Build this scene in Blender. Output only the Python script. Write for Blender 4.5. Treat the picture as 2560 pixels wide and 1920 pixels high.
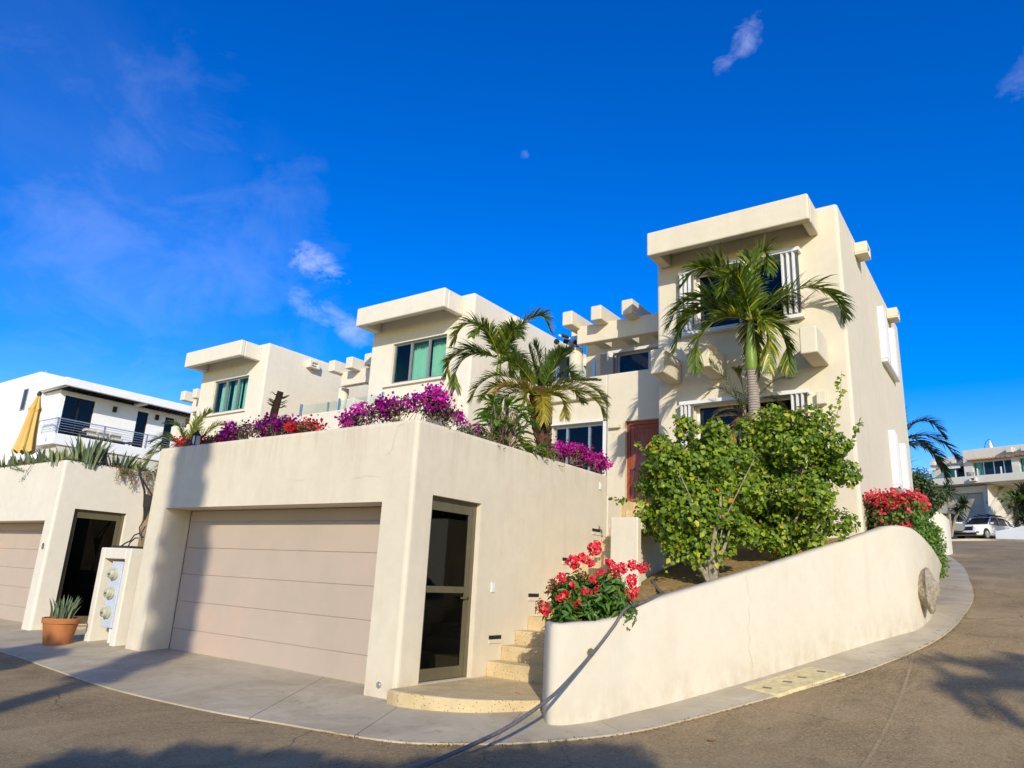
import bpy, math, random
import numpy as np
from mathutils import Vector, Matrix

S = bpy.context.scene
for o in list(bpy.data.objects):
    bpy.data.objects.remove(o)
rng = np.random.default_rng(7)
random.seed(7)
R_ = math.radians

# ------------------------------------------------------------------ camera
YAW, PITCH, ROLL, FPX = -6.25426950e-01, 2.67823395e-01, 4.99340020e-02, 1772.166
cam_d = bpy.data.cameras.new('camera')
cam = bpy.data.objects.new('camera', cam_d)
S.collection.objects.link(cam)
S.camera = cam
cy, sy, cp, sp = math.cos(YAW), math.sin(YAW), math.cos(PITCH), math.sin(PITCH)
cf = Vector((sy * cp, cy * cp, sp))
cr_ = Vector((cy, -sy, 0))
cu = cr_.cross(cf)
c_, s_ = math.cos(ROLL), math.sin(ROLL)
right = c_ * cr_ + s_ * cu
up = -s_ * cr_ + c_ * cu
M = Matrix((right, up, -cf)).transposed().to_4x4()
M.translation = Vector((0, 0, 1.5))
cam.matrix_world = M
cam_d.sensor_width = 36
cam_d.lens = FPX / 2560 * 36
cam_d.clip_end = 2000
cam_d.clip_start = 0.05

# ------------------------------------------------------------------ light
SUN_DIR = Vector((-0.82, 1.0, -0.51)).normalized()       # the way the light travels
to_sun = -SUN_DIR
elev = math.asin(to_sun.z)
world = bpy.data.worlds.new('World')
S.world = world
world.use_nodes = True
nt = world.node_tree
nt.nodes.clear()


def wn(t, **kw):
    n = nt.nodes.new(t)
    for k, v in kw.items():
        setattr(n, k, v)
    return n


sky = wn('ShaderNodeTexSky', sky_type='NISHITA')
sky.sun_disc = False
sky.sun_elevation = elev
sky.sun_rotation = math.atan2(to_sun.x, to_sun.y)
sky.air_density = 1.0
sky.dust_density = 0.3
sky.ozone_density = 3.0
hs = wn('ShaderNodeHueSaturation')
hs.inputs['Saturation'].default_value = 1.55
hs.inputs['Hue'].default_value = 0.523
hs.inputs['Value'].default_value = 1.72
nt.links.new(sky.outputs[0], hs.inputs['Color'])
gm = wn('ShaderNodeGamma')
gm.inputs['Gamma'].default_value = 1.0
nt.links.new(hs.outputs[0], gm.inputs['Color'])
# clouds: thin wisps in a few parts of the sky, by direction
tc = wn('ShaderNodeTexCoord')
cloud_sum = None


def cloud(direction, radius, stretch, scale, lo, hi, amount, rotz=0.0):
    """mask of a wisp around one direction of the sky"""
    global cloud_sum
    d = Vector(direction).normalized()
    e1 = Vector((d.y, -d.x, 0)).normalized()
    e2 = d.cross(e1)
    a, b = math.cos(rotz), math.sin(rotz)
    f1 = (e1 * a + e2 * b)
    f2 = (-e1 * b + e2 * a)
    def dot(vec):
        n = wn('ShaderNodeVectorMath', operation='DOT_PRODUCT')
        nt.links.new(tc.outputs['Generated'], n.inputs[0])
        n.inputs[1].default_value = vec
        return n.outputs['Value']
    def ma(op, x, y=None, clamp=False):
        n = wn('ShaderNodeMath', operation=op, use_clamp=clamp)
        for i, q in enumerate((x, y)):
            if q is None:
                continue
            if isinstance(q, (int, float)):
                n.inputs[i].default_value = q
            else:
                nt.links.new(q, n.inputs[i])
        return n.outputs[0]
    u = ma('DIVIDE', dot(f1), radius * stretch)
    v = ma('DIVIDE', dot(f2), radius)
    r2 = ma('ADD', ma('MULTIPLY', u, u), ma('MULTIPLY', v, v))
    side = ma('GREATER_THAN', dot(d), 0.2)
    mask = ma('SUBTRACT', 1.0, r2, True)
    mask = ma('MULTIPLY', mask, side)
    mp = wn('ShaderNodeMapping')
    mp.inputs['Rotation'].default_value = (0, 0, rotz)
    mp.inputs['Scale'].default_value = (1, 1, 1.5)
    nt.links.new(tc.outputs['Generated'], mp.inputs[0])
    no = wn('ShaderNodeTexNoise')
    no.inputs['Scale'].default_value = scale
    no.inputs['Detail'].default_value = 8
    no.inputs['Roughness'].default_value = 0.62
    no.inputs['Distortion'].default_value = 0.4
    nt.links.new(mp.outputs[0], no.inputs['Vector'])
    mr = wn('ShaderNodeMapRange')
    mr.inputs['From Min'].default_value = lo
    mr.inputs['From Max'].default_value = hi
    edge = ma('MULTIPLY', ma('SUBTRACT', 1.0, mask), 0.42)
    nt.links.new(ma('SUBTRACT', no.outputs[0], edge), mr.inputs['Value'])
    res = ma('MULTIPLY', ma('MULTIPLY', mr.outputs[0], mask), amount)
    cloud_sum = res if cloud_sum is None else ma('MAXIMUM', cloud_sum, res)


cloud((-0.215, 0.735, 0.643), 0.030, 2.0, 30, 0.38, 0.82, 0.42, -0.6)
cloud((-0.735, 0.55, 0.395), 0.034, 1.9, 30, 0.32, 0.68, 0.6, 0.35)
cloud((-0.735, 0.59, 0.33), 0.030, 3.6, 24, 0.30, 0.68, 0.5, 0.42)
cloud((-0.49, 0.68, 0.55), 0.010, 1.3, 40, 0.36, 0.75, 0.25, 1.2)
cloud((0.055, 0.83, 0.55), 0.035, 1.8, 22, 0.40, 0.80, 0.22, -0.9)
cloud((-0.84, 0.40, 0.36), 0.34, 1.3, 8.0, 0.34, 1.0, 0.26, 0.9)
cloud((-0.90, 0.36, 0.34), 0.36, 1.4, 3.0, 0.25, 0.85, 0.10, 0.6)
mix = wn('ShaderNodeMixRGB')
mix.inputs[2].default_value = (7.0, 7.5, 9.8, 1)
nt.links.new(cloud_sum, mix.inputs[0])
nt.links.new(gm.outputs[0], mix.inputs[1])
bg = wn('ShaderNodeBackground')
bg.inputs['Strength'].default_value = 0.12
nt.links.new(mix.outputs[0], bg.inputs['Color'])
wo = wn('ShaderNodeOutputWorld')
nt.links.new(bg.outputs[0], wo.inputs['Surface'])

sun_l = bpy.data.lights.new('sun', 'SUN')
sun_l.energy = 4.3
sun_l.angle = R_(0.55)
sun_l.color = (1.0, 0.925, 0.78)
sun_o = bpy.data.objects.new('sun', sun_l)
S.collection.objects.link(sun_o)
sun_o.rotation_euler = SUN_DIR.to_track_quat('-Z', 'Y').to_euler()
sun_o.location = (10, -12, 20)
S.view_settings.view_transform = 'Standard'
S.view_settings.look = 'None'
S.view_settings.gamma = 1
S.view_settings.exposure = 0.06
S.cycles.max_bounces = 8
S.cycles.transparent_max_bounces = 12


# ------------------------------------------------------------------ materials
class Mat:
    def __init__(self, name, rough=0.8, spec=0.3):
        self.m = bpy.data.materials.new(name)
        self.m.use_nodes = True
        self.t = self.m.node_tree
        self.b = self.t.nodes['Principled BSDF']
        self.b.inputs['Roughness'].default_value = rough
        self.b.inputs['Specular IOR Level'].default_value = spec
        self._pos = None

    def n(self, t, **kw):
        n = self.t.nodes.new(t)
        for k, v in kw.items():
            if k.startswith('i_'):
                n.inputs[k[2:].replace('_', ' ')].default_value = v
            else:
                setattr(n, k, v)
        return n

    def l(self, a, b):
        self.t.links.new(a, b)

    def pos(self, scale=(1, 1, 1)):
        g = self.n('ShaderNodeNewGeometry')
        mp = self.n('ShaderNodeMapping')
        mp.inputs['Scale'].default_value = scale
        self.l(g.outputs['Position'], mp.inputs[0])
        return mp.outputs[0]

    def noise(self, scale, detail=4, rough=0.55, vec=None, dist=0):
        n = self.n('ShaderNodeTexNoise')
        n.inputs['Scale'].default_value = scale
        n.inputs['Detail'].default_value = detail
        n.inputs['Roughness'].default_value = rough
        n.inputs['Distortion'].default_value = dist
        self.l(vec if vec is not None else self.pos(), n.inputs['Vector'])
        return n.outputs[0]

    def ramp(self, fac, stops):
        r = self.n('ShaderNodeValToRGB')
        e = r.color_ramp.elements
        while len(e) < len(stops):
            e.new(0.5)
        for i, (p, c) in enumerate(stops):
            e[i].position = p
            e[i].color = (*c, 1) if len(c) == 3 else c
        self.l(fac, r.inputs[0])
        return r.outputs[0]

    def mixc(self, fac, a, b, mode='MIX'):
        m = self.n('ShaderNodeMixRGB', blend_type=mode)
        for i, q in enumerate((fac, a, b)):
            if isinstance(q, (int, float)):
                m.inputs[i].default_value = q
            elif isinstance(q, tuple):
                m.inputs[i].default_value = (*q, 1)
            else:
                self.l(q, m.inputs[i])
        return m.outputs[0]

    def bump(self, h, strength, dist=0.01):
        bm = self.n('ShaderNodeBump')
        bm.inputs['Strength'].default_value = strength
        bm.inputs['Distance'].default_value = dist
        self.l(h, bm.inputs['Height'])
        self.l(bm.outputs[0], self.b.inputs['Normal'])

    def color(self, c):
        if isinstance(c, tuple):
            self.b.inputs['Base Color'].default_value = (*c, 1)
        else:
            self.l(c, self.b.inputs['Base Color'])


def mul(c, k):
    return tuple(min(1, x * k) for x in c)


def stucco(name, base, stain=0.35, streak=True, dirt=0):
    m = Mat(name, 0.9, 0.15)
    n1 = m.noise(0.9, 5, 0.6)
    c = m.ramp(n1, [(0.3, mul(base, 0.95)), (0.7, mul(base, 1.04))])
    n3 = m.noise(6, 4, 0.6)
    c = m.mixc(0.25, c, m.ramp(n3, [(0.35, mul(base, 0.88)), (0.65, mul(base, 1.06))]))
    if streak:
        st = m.noise(1.0, 6, 0.62, m.pos((3.2, 3.2, 0.45)))
        f = m.ramp(st, [(0.52, (0, 0, 0)), (0.74, (stain,) * 3)])
        c = m.mixc(f, c, (base[0] * 0.72, base[1] * 0.64, base[2] * 0.52))
        bl = m.noise(2.3, 7, 0.7, m.pos((1, 1, 1)), 0.6)
        f2 = m.ramp(bl, [(0.60, (0, 0, 0)), (0.72, (stain * 0.8,) * 3)])
        c = m.mixc(f2, c, (base[0] * 0.78, base[1] * 0.70, base[2] * 0.55))
    if dirt:
        # splashed dirt along the foot of the wall
        sx = m.n('ShaderNodeSeparateXYZ')
        m.l(m.pos(), sx.inputs[0])
        zz = sx.outputs['Z']
        if dirt == 2:
            g1 = m.n('ShaderNodeMath', operation='MULTIPLY_ADD')
            m.l(sx.outputs['Y'], g1.inputs[0])
            g1.inputs[1].default_value = -0.195
            g1.inputs[2].default_value = 0.195 * 6.9
            g2 = m.n('ShaderNodeMath', operation='MINIMUM')
            m.l(g1.outputs[0], g2.inputs[0])
            g2.inputs[1].default_value = 0
            g3 = m.n('ShaderNodeMath', operation='ADD')
            m.l(g2.outputs[0], g3.inputs[0])
            m.l(zz, g3.inputs[1])
            zz = g3.outputs[0]
        mr = m.n('ShaderNodeMapRange')
        mr.inputs['From Min'].default_value = 0.0
        mr.inputs['From Max'].default_value = 0.45
        mr.inputs['To Min'].default_value = 0.48
        mr.inputs['To Max'].default_value = 0.0
        m.l(zz, mr.inputs['Value'])
        if dirt == 3:
            # drip marks below the parapet edge
            md = m.n('ShaderNodeMapRange')
            md.inputs['From Min'].default_value = 2.75
            md.inputs['From Max'].default_value = 3.4
            md.inputs['To Max'].default_value = 0.5
            m.l(zz, md.inputs['Value'])
            dm = m.n('ShaderNodeMath', operation='MULTIPLY')
            m.l(md.outputs[0], dm.inputs[0])
            m.l(m.ramp(m.noise(1.0, 5, 0.7, m.pos((7, 7, .5))), [(0.50, (0, 0, 0)), (0.70, (1, 1, 1))]), dm.inputs[1])
            c = m.mixc(dm.outputs[0], c, (base[0] * .66, base[1] * .56, base[2] * .44))
        ad = m.n('ShaderNodeMath', operation='MULTIPLY')
        m.l(mr.outputs[0], ad.inputs[0])
        m.l(m.ramp(m.noise(5, 6, 0.7, m.pos((1, 1, .6))), [(0.40, (0, 0, 0)), (0.66, (1, 1, 1))]), ad.inputs[1])
        c = m.mixc(ad.outputs[0], c, (base[0] * .62, base[1] * .50, base[2] * .36))
    m.color(c)
    nb = m.noise(60, 3, 0.6)
    nb2 = m.noise(3.2, 3, 0.5)
    mx = m.n('ShaderNodeMath', operation='MULTIPLY_ADD')
    mx.inputs[1].default_value = 6.0
    m.l(nb2, mx.inputs[0])
    m.l(nb, mx.inputs[2])
    m.bump(mx.outputs[0], 0.22, 0.006)
    return m.m


def plain(name, base, rough=0.5, spec=0.5, metal=0.0, var=0.12, scale=8, bump=0.0, bscale=60):
    m = Mat(name, rough, spec)
    m.b.inputs['Metallic'].default_value = metal
    n1 = m.noise(scale, 4, 0.6)
    m.color(m.ramp(n1, [(0.3, mul(base, 1 - var)), (0.7, mul(base, 1 + var))]))
    if bump:
        m.bump(m.noise(bscale, 3), bump, 0.004)
    return m.m


CREAM = stucco('cream_stucco', (0.67, 0.60, 0.455), 0.18, dirt=1)
CREAM2 = stucco('pale_cream_stucco', (0.70, 0.645, 0.525), 0.12)
CREAMG = stucco('garage_stucco', (0.67, 0.59, 0.44), 0.22, dirt=3)
CREAMW = stucco('planter_wall_stucco', (0.62, 0.55, 0.41), 0.18, dirt=2)
WHITE = stucco('white_stucco', (0.80, 0.80, 0.79), 0.06)
GREYST = stucco('greige_stucco', (0.60, 0.57, 0.50), 0.15)
SHUT = plain('white_metal', (0.70, 0.70, 0.69), 0.4, 0.5, 0, 0.03)
ALU = plain('aluminium', (0.55, 0.55, 0.55), 0.35, 0.5, 0.8, 0.08)
BRONZE = plain('bronze_frame', (0.15, 0.13, 0.075), 0.45, 0.5, 0.3, 0.1)
GREYFR = plain('grey_frame', (0.26, 0.27, 0.27), 0.45, 0.5, 0.3, 0.1)
BLACK = plain('black_rubber', (0.012, 0.012, 0.013), 0.6, 0.4, 0, 0.1)
STEEL = plain('steel', (0.62, 0.63, 0.64), 0.28, 0.5, 1.0, 0.05)
IRON = plain('wrought_iron', (0.04, 0.032, 0.028), 0.6, 0.4, 0.3, 0.25)
METERB = plain('meter_box_grey', (0.50, 0.55, 0.62), 0.45, 0.5, 0.0, 0.06, 5)
BAKEL = plain('meter_glass', (0.45, 0.44, 0.30), 0.25, 0.5, 0, 0.2, 25)
PVC = plain('white_conduit', (0.66, 0.64, 0.58), 0.5, 0.4)
TERRA = plain('terracotta', (0.42, 0.16, 0.055), 0.8, 0.2, 0, 0.15, 6, 0.1)
ROCK = plain('granite', (0.30, 0.25, 0.18), 0.9, 0.2, 0, 0.45, 30, 0.6, 30)
LEAFDRY = plain('dry_leaf', (0.35, 0.17, 0.05), 0.8, 0.2, 0, 0.3)
YELLOWF = plain('yellow_canvas', (0.62, 0.41, 0.13), 0.9, 0.1, 0, 0.06)
CANVASW = plain('white_canvas', (0.7, 0.68, 0.64), 0.9, 0.1, 0, 0.06)
CUSH = plain('beige_cushion', (0.62, 0.55, 0.42), 0.95, 0.1, 0, 0.06)
BASKW = plain('laundry_cloth', (0.5, 0.48, 0.42), 0.95, 0.1, 0, 0.3, 14)
CRACK = plain('crack_line', (0.42, 0.34, 0.22), 0.95, 0.05, 0, 0.2)
NUMB = plain('number_plate_dark', (0.10, 0.10, 0.09), 0.5, 0.4)
HOSE = plain('black_pipe', (0.12, 0.115, 0.11), 0.45, 0.5, 0, 0.25, 20)
PLATE = plain('switch_plastic', (0.74, 0.74, 0.70), 0.4, 0.5, 0, 0.03)
LIGHTF = plain('frosted_lamp', (0.7, 0.68, 0.6), 0.3, 0.5)
ORANGED = plain('orange_wood', (0.45, 0.19, 0.04), 0.5, 0.4, 0, 0.2)
TRUNKC = plain('pale_bark', (0.30, 0.25, 0.17), 0.9, 0.1, 0, 0.35, 14, 0.4, 30)
DARKBARK = plain('fibrous_bark', (0.10, 0.055, 0.03), 0.95, 0.1, 0, 0.5, 25, 0.8, 40)
TWIG = plain('dry_twig', (0.20, 0.15, 0.10), 0.9, 0.1, 0, 0.3, 20)
CARW = plain('white_car_paint', (0.78, 0.78, 0.78), 0.2, 0.6, 0, 0.01)
CARG = plain('grey_car_paint', (0.10, 0.11, 0.12), 0.2, 0.6, 0, 0.02)
CHROME = plain('chrome', (0.7, 0.7, 0.7), 0.12, 0.5, 1.0, 0.01)
LENS = plain('headlight_lens', (0.75, 0.77, 0.78), 0.1, 0.8, 0.2, 0.02)
GYMF = plain('silver_paint', (0.50, 0.50, 0.49), 0.4, 0.5, 0, 0.05)
CURTW = plain('white_curtain', (0.75, 0.78, 0.74), 0.95, 0.1, 0, 0.05)
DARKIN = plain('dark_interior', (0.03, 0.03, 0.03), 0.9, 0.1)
REDCAP = plain('red_plastic', (0.6, 0.04, 0.03), 0.5, 0.4)


def trunk_ring_mat():
    m = Mat('ringed_palm_trunk', 0.9, 0.15)
    w = m.n('ShaderNodeTexWave', wave_type='BANDS', bands_direction='Z')
    w.inputs['Scale'].default_value = 7.0
    w.inputs['Distortion'].default_value = 1.2
    w.inputs['Detail'].default_value = 3
    m.l(m.pos(), w.inputs['Vector'])
    c = m.ramp(w.outputs[0], [(0.0, (0.13, 0.10, 0.075)), (0.35, (0.30, 0.25, 0.20)), (1.0, (0.36, 0.31, 0.25))])
    c = m.mixc(0.3, c, m.ramp(m.noise(15, 4), [(0.3, (0.15, 0.12, 0.09)), (0.7, (0.40, 0.35, 0.28))]))
    m.color(c)
    m.bump(w.outputs[0], 0.6, 0.01)
    return m.m


RING = trunk_ring_mat()
SHAFT = plain('green_crownshaft', (0.16, 0.24, 0.03), 0.45, 0.4, 0, 0.2, 5)


def glass(name, tint, rough=0.02, trans=0.75):
    m = bpy.data.materials.new(name)
    m.use_nodes = True
    t = m.node_tree
    t.nodes.clear()
    out = t.nodes.new('ShaderNodeOutputMaterial')
    tr = t.nodes.new('ShaderNodeBsdfTransparent')
    tr.inputs[0].default_value = (*tint, 1)
    gl = t.nodes.new('ShaderNodeBsdfGlossy')
    gl.inputs['Roughness'].default_value = rough
    gl.inputs['Color'].default_value = (0.9, 0.95, 1, 1)
    fr = t.nodes.new('ShaderNodeFresnel')
    fr.inputs['IOR'].default_value = 1.5
    mp = t.nodes.new('ShaderNodeMath')
    mp.operation = 'MULTIPLY_ADD'
    mp.inputs[1].default_value = 0.75
    mp.inputs[2].default_value = 0.0
    ge = t.nodes.new('ShaderNodeNewGeometry')
    inv = t.nodes.new('ShaderNodeMath')
    inv.operation = 'SUBTRACT'
    inv.inputs[0].default_value = 1.0
    t.links.new(ge.outputs['Backfacing'], inv.inputs[1])
    t.links.new(fr.outputs[0], mp.inputs[0])
    fm = t.nodes.new('ShaderNodeMath')
    fm.operation = 'MULTIPLY'
    t.links.new(mp.outputs[0], fm.inputs[0])
    t.links.new(inv.outputs[0], fm.inputs[1])
    mx = t.nodes.new('ShaderNodeMixShader')
    t.links.new(fm.outputs[0], mx.inputs[0])
    t.links.new(tr.outputs[0], mx.inputs[1])
    t.links.new(gl.outputs[0], mx.inputs[2])
    t.links.new(mx.outputs[0], out.inputs[0])
    return m


GLGREEN = glass('green_tinted_glass', (0.66, 0.84, 0.78))
GLDARK = glass('dark_tinted_glass', (0.22, 0.25, 0.25))
GLBLACK = glass('black_tinted_glass', (0.05, 0.055, 0.07))
GLCLEAR = glass('clear_glass', (0.93, 0.97, 0.955))


def leaf_mat(name, stops, rough=0.45, trans=0.35, spec=0.4):
    m = Mat(name, rough, spec)
    a = m.n('ShaderNodeAttribute', attribute_name='tint')
    c = m.ramp(a.outputs['Fac'], stops)
    m.color(c)
    tl = m.n('ShaderNodeBsdfTranslucent')
    hsn = m.n('ShaderNodeHueSaturation')
    hsn.inputs['Value'].default_value = 1.5
    m.l(c, hsn.inputs['Color'])
    m.l(hsn.outputs[0], tl.inputs['Color'])
    mx = m.n('ShaderNodeMixShader')
    mx.inputs[0].default_value = trans
    m.l(m.b.outputs[0], mx.inputs[1])
    m.l(tl.outputs[0], mx.inputs[2])
    m.l(mx.outputs[0], m.t.nodes['Material Output'].inputs['Surface'])
    return m.m


L_HIB = leaf_mat('hibiscus_leaf', [(0.0, (0.035, 0.08, 0.008)), (0.40, (0.13, 0.215, 0.014)), (0.78, (0.33, 0.42, 0.022)), (0.93, (0.60, 0.52, 0.035)), (1.0, (0.55, 0.24, 0.03))])
L_PALM = leaf_mat('palm_leaflet', [(0.0, (0.025, 0.06, 0.008)), (0.45, (0.085, 0.15, 0.012)), (0.8, (0.32, 0.36, 0.025)), (1.0, (0.55, 0.42, 0.03))], 0.36, 0.36, 0.5)
L_PALMY = leaf_mat('date_palm_leaflet', [(0.0, (0.05, 0.11, 0.02)), (0.5, (0.16, 0.22, 0.025)), (0.85, (0.40, 0.36, 0.035)), (1.0, (0.52, 0.30, 0.05))], 0.45, 0.34, 0.4)
L_DARKP = leaf_mat('dark_palm_leaflet', [(0.0, (0.010, 0.028, 0.010)), (1.0, (0.05, 0.09, 0.02))], 0.35, 0.15, 0.5)
L_ARECA = leaf_mat('areca_leaflet', [(0.0, (0.05, 0.09, 0.012)), (0.5, (0.20, 0.22, 0.03)), (1.0, (0.50, 0.20, 0.03))], 0.5, 0.3)
L_BOUG = leaf_mat('bougainvillea_leaf', [(0.0, (0.03, 0.05, 0.012)), (0.6, (0.07, 0.11, 0.02)), (1.0, (0.22, 0.16, 0.07))], 0.6, 0.25)
B_MAG = leaf_mat('magenta_bract', [(0.0, (0.20, 0.006, 0.10)), (0.5, (0.52, 0.012, 0.30)), (1.0, (0.74, 0.06, 0.50))], 0.7, 0.35, 0.1)
B_PUR = leaf_mat('purple_bract', [(0.0, (0.09, 0.003, 0.055)), (0.5, (0.24, 0.006, 0.16)), (1.0, (0.42, 0.014, 0.32))], 0.7, 0.3, 0.1)
B_RED = leaf_mat('crimson_bract', [(0.0, (0.30, 0.006, 0.012)), (0.5, (0.58, 0.012, 0.03)), (1.0, (0.70, 0.05, 0.07))], 0.7, 0.3, 0.1)
B_PINK = leaf_mat('coral_bract', [(0.0, (0.55, 0.02, 0.04)), (0.5, (0.75, 0.06, 0.08)), (1.0, (0.78, 0.20, 0.16))], 0.7, 0.3, 0.1)
L_EUPH = leaf_mat('spurge_leaf', [(0.0, (0.03, 0.08, 0.012)), (0.6, (0.075, 0.18, 0.018)), (0.92, (0.16, 0.26, 0.025)), (1.0, (0.40, 0.26, 0.05))], 0.5, 0.2)
F_EUPH = leaf_mat('spurge_petal', [(0.0, (0.72, 0.012, 0.035)), (0.5, (0.82, 0.06, 0.09)), (0.85, (0.85, 0.22, 0.20)), (1.0, (0.65, 0.30, 0.16))], 0.6, 0.25, 0.2)
F_DEAD = leaf_mat('withered_petal', [(0.0, (0.12, 0.05, 0.02)), (0.6, (0.30, 0.12, 0.05)), (1.0, (0.45, 0.22, 0.10))], 0.8, 0.2, 0.1)
L_BROAD = leaf_mat('broad_leaf', [(0.0, (0.05, 0.16, 0.012)), (0.6, (0.15, 0.31, 0.02)), (1.0, (0.36, 0.42, 0.035))], 0.35, 0.35, 0.5)
L_SANS = leaf_mat('snake_plant_leaf', [(0.0, (0.05, 0.08, 0.04)), (0.6, (0.13, 0.17, 0.09)), (1.0, (0.36, 0.36, 0.12))], 0.5, 0.1)
L_SUCC = leaf_mat('trailing_succulent', [(0.0, (0.06, 0.10, 0.02)), (0.5, (0.16, 0.20, 0.04)), (0.8, (0.20, 0.10, 0.05)), (1.0, (0.32, 0.04, 0.03))], 0.6, 0.15)
L_HEDGE = leaf_mat('hedge_leaf', [(0.0, (0.025, 0.07, 0.012)), (0.6, (0.07, 0.17, 0.015)), (1.0, (0.20, 0.30, 0.03))], 0.5, 0.3)
L_HEDGEB = leaf_mat('bright_hedge_leaf', [(0.0, (0.03, 0.09, 0.01)), (0.6, (0.10, 0.22, 0.015)), (1.0, (0.24, 0.34, 0.03))], 0.5, 0.35)
L_LITTER = leaf_mat('litter', [(0.0, (0.12, 0.07, 0.02)), (0.6, (0.34, 0.20, 0.04)), (1.0, (0.50, 0.33, 0.08))], 0.8, 0.05, 0.1)
L_TREE = leaf_mat('tree_leaf', [(0.0, (0.02, 0.04, 0.012)), (0.7, (0.06, 0.10, 0.02)), (1.0, (0.12, 0.15, 0.03))], 0.5, 0.25)


def door_wood():
    m = Mat('varnished_mahogany', 0.28, 0.5)
    st = m.noise(3.0, 6, 0.6, m.pos((14, 14, 1.0)), 0.4)
    m.color(m.ramp(st, [(0.3, (0.15, 0.025, 0.006)), (0.55, (0.33, 0.065, 0.011)), (0.75, (0.46, 0.12, 0.02))]))
    m.b.inputs['Coat Weight'].default_value = 0.4
    return m.m


WOOD = door_wood()


def garage_door_mat():
    m = Mat('garage_door_panel', 0.6, 0.3)
    n1 = m.noise(0.8, 4, 0.6)
    c = m.ramp(n1, [(0.3, (0.45, 0.365, 0.28)), (0.52, (0.49, 0.39, 0.30)), (0.68, (0.55, 0.40, 0.295))])
    sc = m.noise(3.5, 6, 0.7, m.pos((0.6, 0.6, 7)))
    c = m.mixc(m.ramp(sc, [(0.6, (0, 0, 0)), (0.75, (0.25,) * 3)]), c, (0.60, 0.50, 0.42))
    m.color(c)
    m.bump(m.noise(40, 3), 0.08, 0.003)
    return m.m


GDOOR = garage_door_mat()


def terrazzo():
    m = Mat('terrazzo', 0.75, 0.25)
    v = m.n('ShaderNodeTexVoronoi')
    v.inputs['Scale'].default_value = 36
    m.l(m.pos(), v.inputs['Vector'])
    dk = m.ramp(v.outputs['Distance'], [(0.12, (1, 1, 1)), (0.30, (0, 0, 0))])
    rnd = m.ramp(v.outputs['Color'], [(0.35, (0, 0, 0)), (0.55, (1, 1, 1))])
    f = m.mixc(1.0, dk, rnd, 'MULTIPLY')
    base = m.ramp(m.noise(4, 4), [(0.3, (0.50, 0.38, 0.19)), (0.7, (0.62, 0.49, 0.27))])
    m.color(m.mixc(f, base, (0.13, 0.08, 0.035)))
    m.bump(v.outputs['Distance'], 0.2, 0.003)
    return m.m


TERRZ = terrazzo()


def concrete():
    m = Mat('sidewalk_concrete', 0.85, 0.2)
    n1 = m.noise(1.3, 7, 0.65, None, 0.5)
    c = m.ramp(n1, [(0.28, (0.36, 0.295, 0.185)), (0.5, (0.47, 0.395, 0.26)), (0.72, (0.59, 0.505, 0.345))])
    n2 = m.noise(7, 6, 0.7)
    c = m.mixc(m.ramp(n2, [(0.56, (0, 0, 0)), (0.7, (0.5,) * 3)]), c, (0.25, 0.205, 0.14))
    n4 = m.noise(0.5, 3, 0.5)
    c = m.mixc(m.ramp(n4, [(0.45, (0, 0, 0)), (0.65, (0.45,) * 3)]), c, (0.50, 0.43, 0.31))
    m.color(c)
    m.bump(m.noise(90, 3), 0.3, 0.003)
    return m.m


CONC = concrete()
LIDM = plain('utility_lid_concrete', (0.62, 0.52, 0.27), 0.9, 0.15, 0, 0.2, 10, 0.5, 45)


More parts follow.
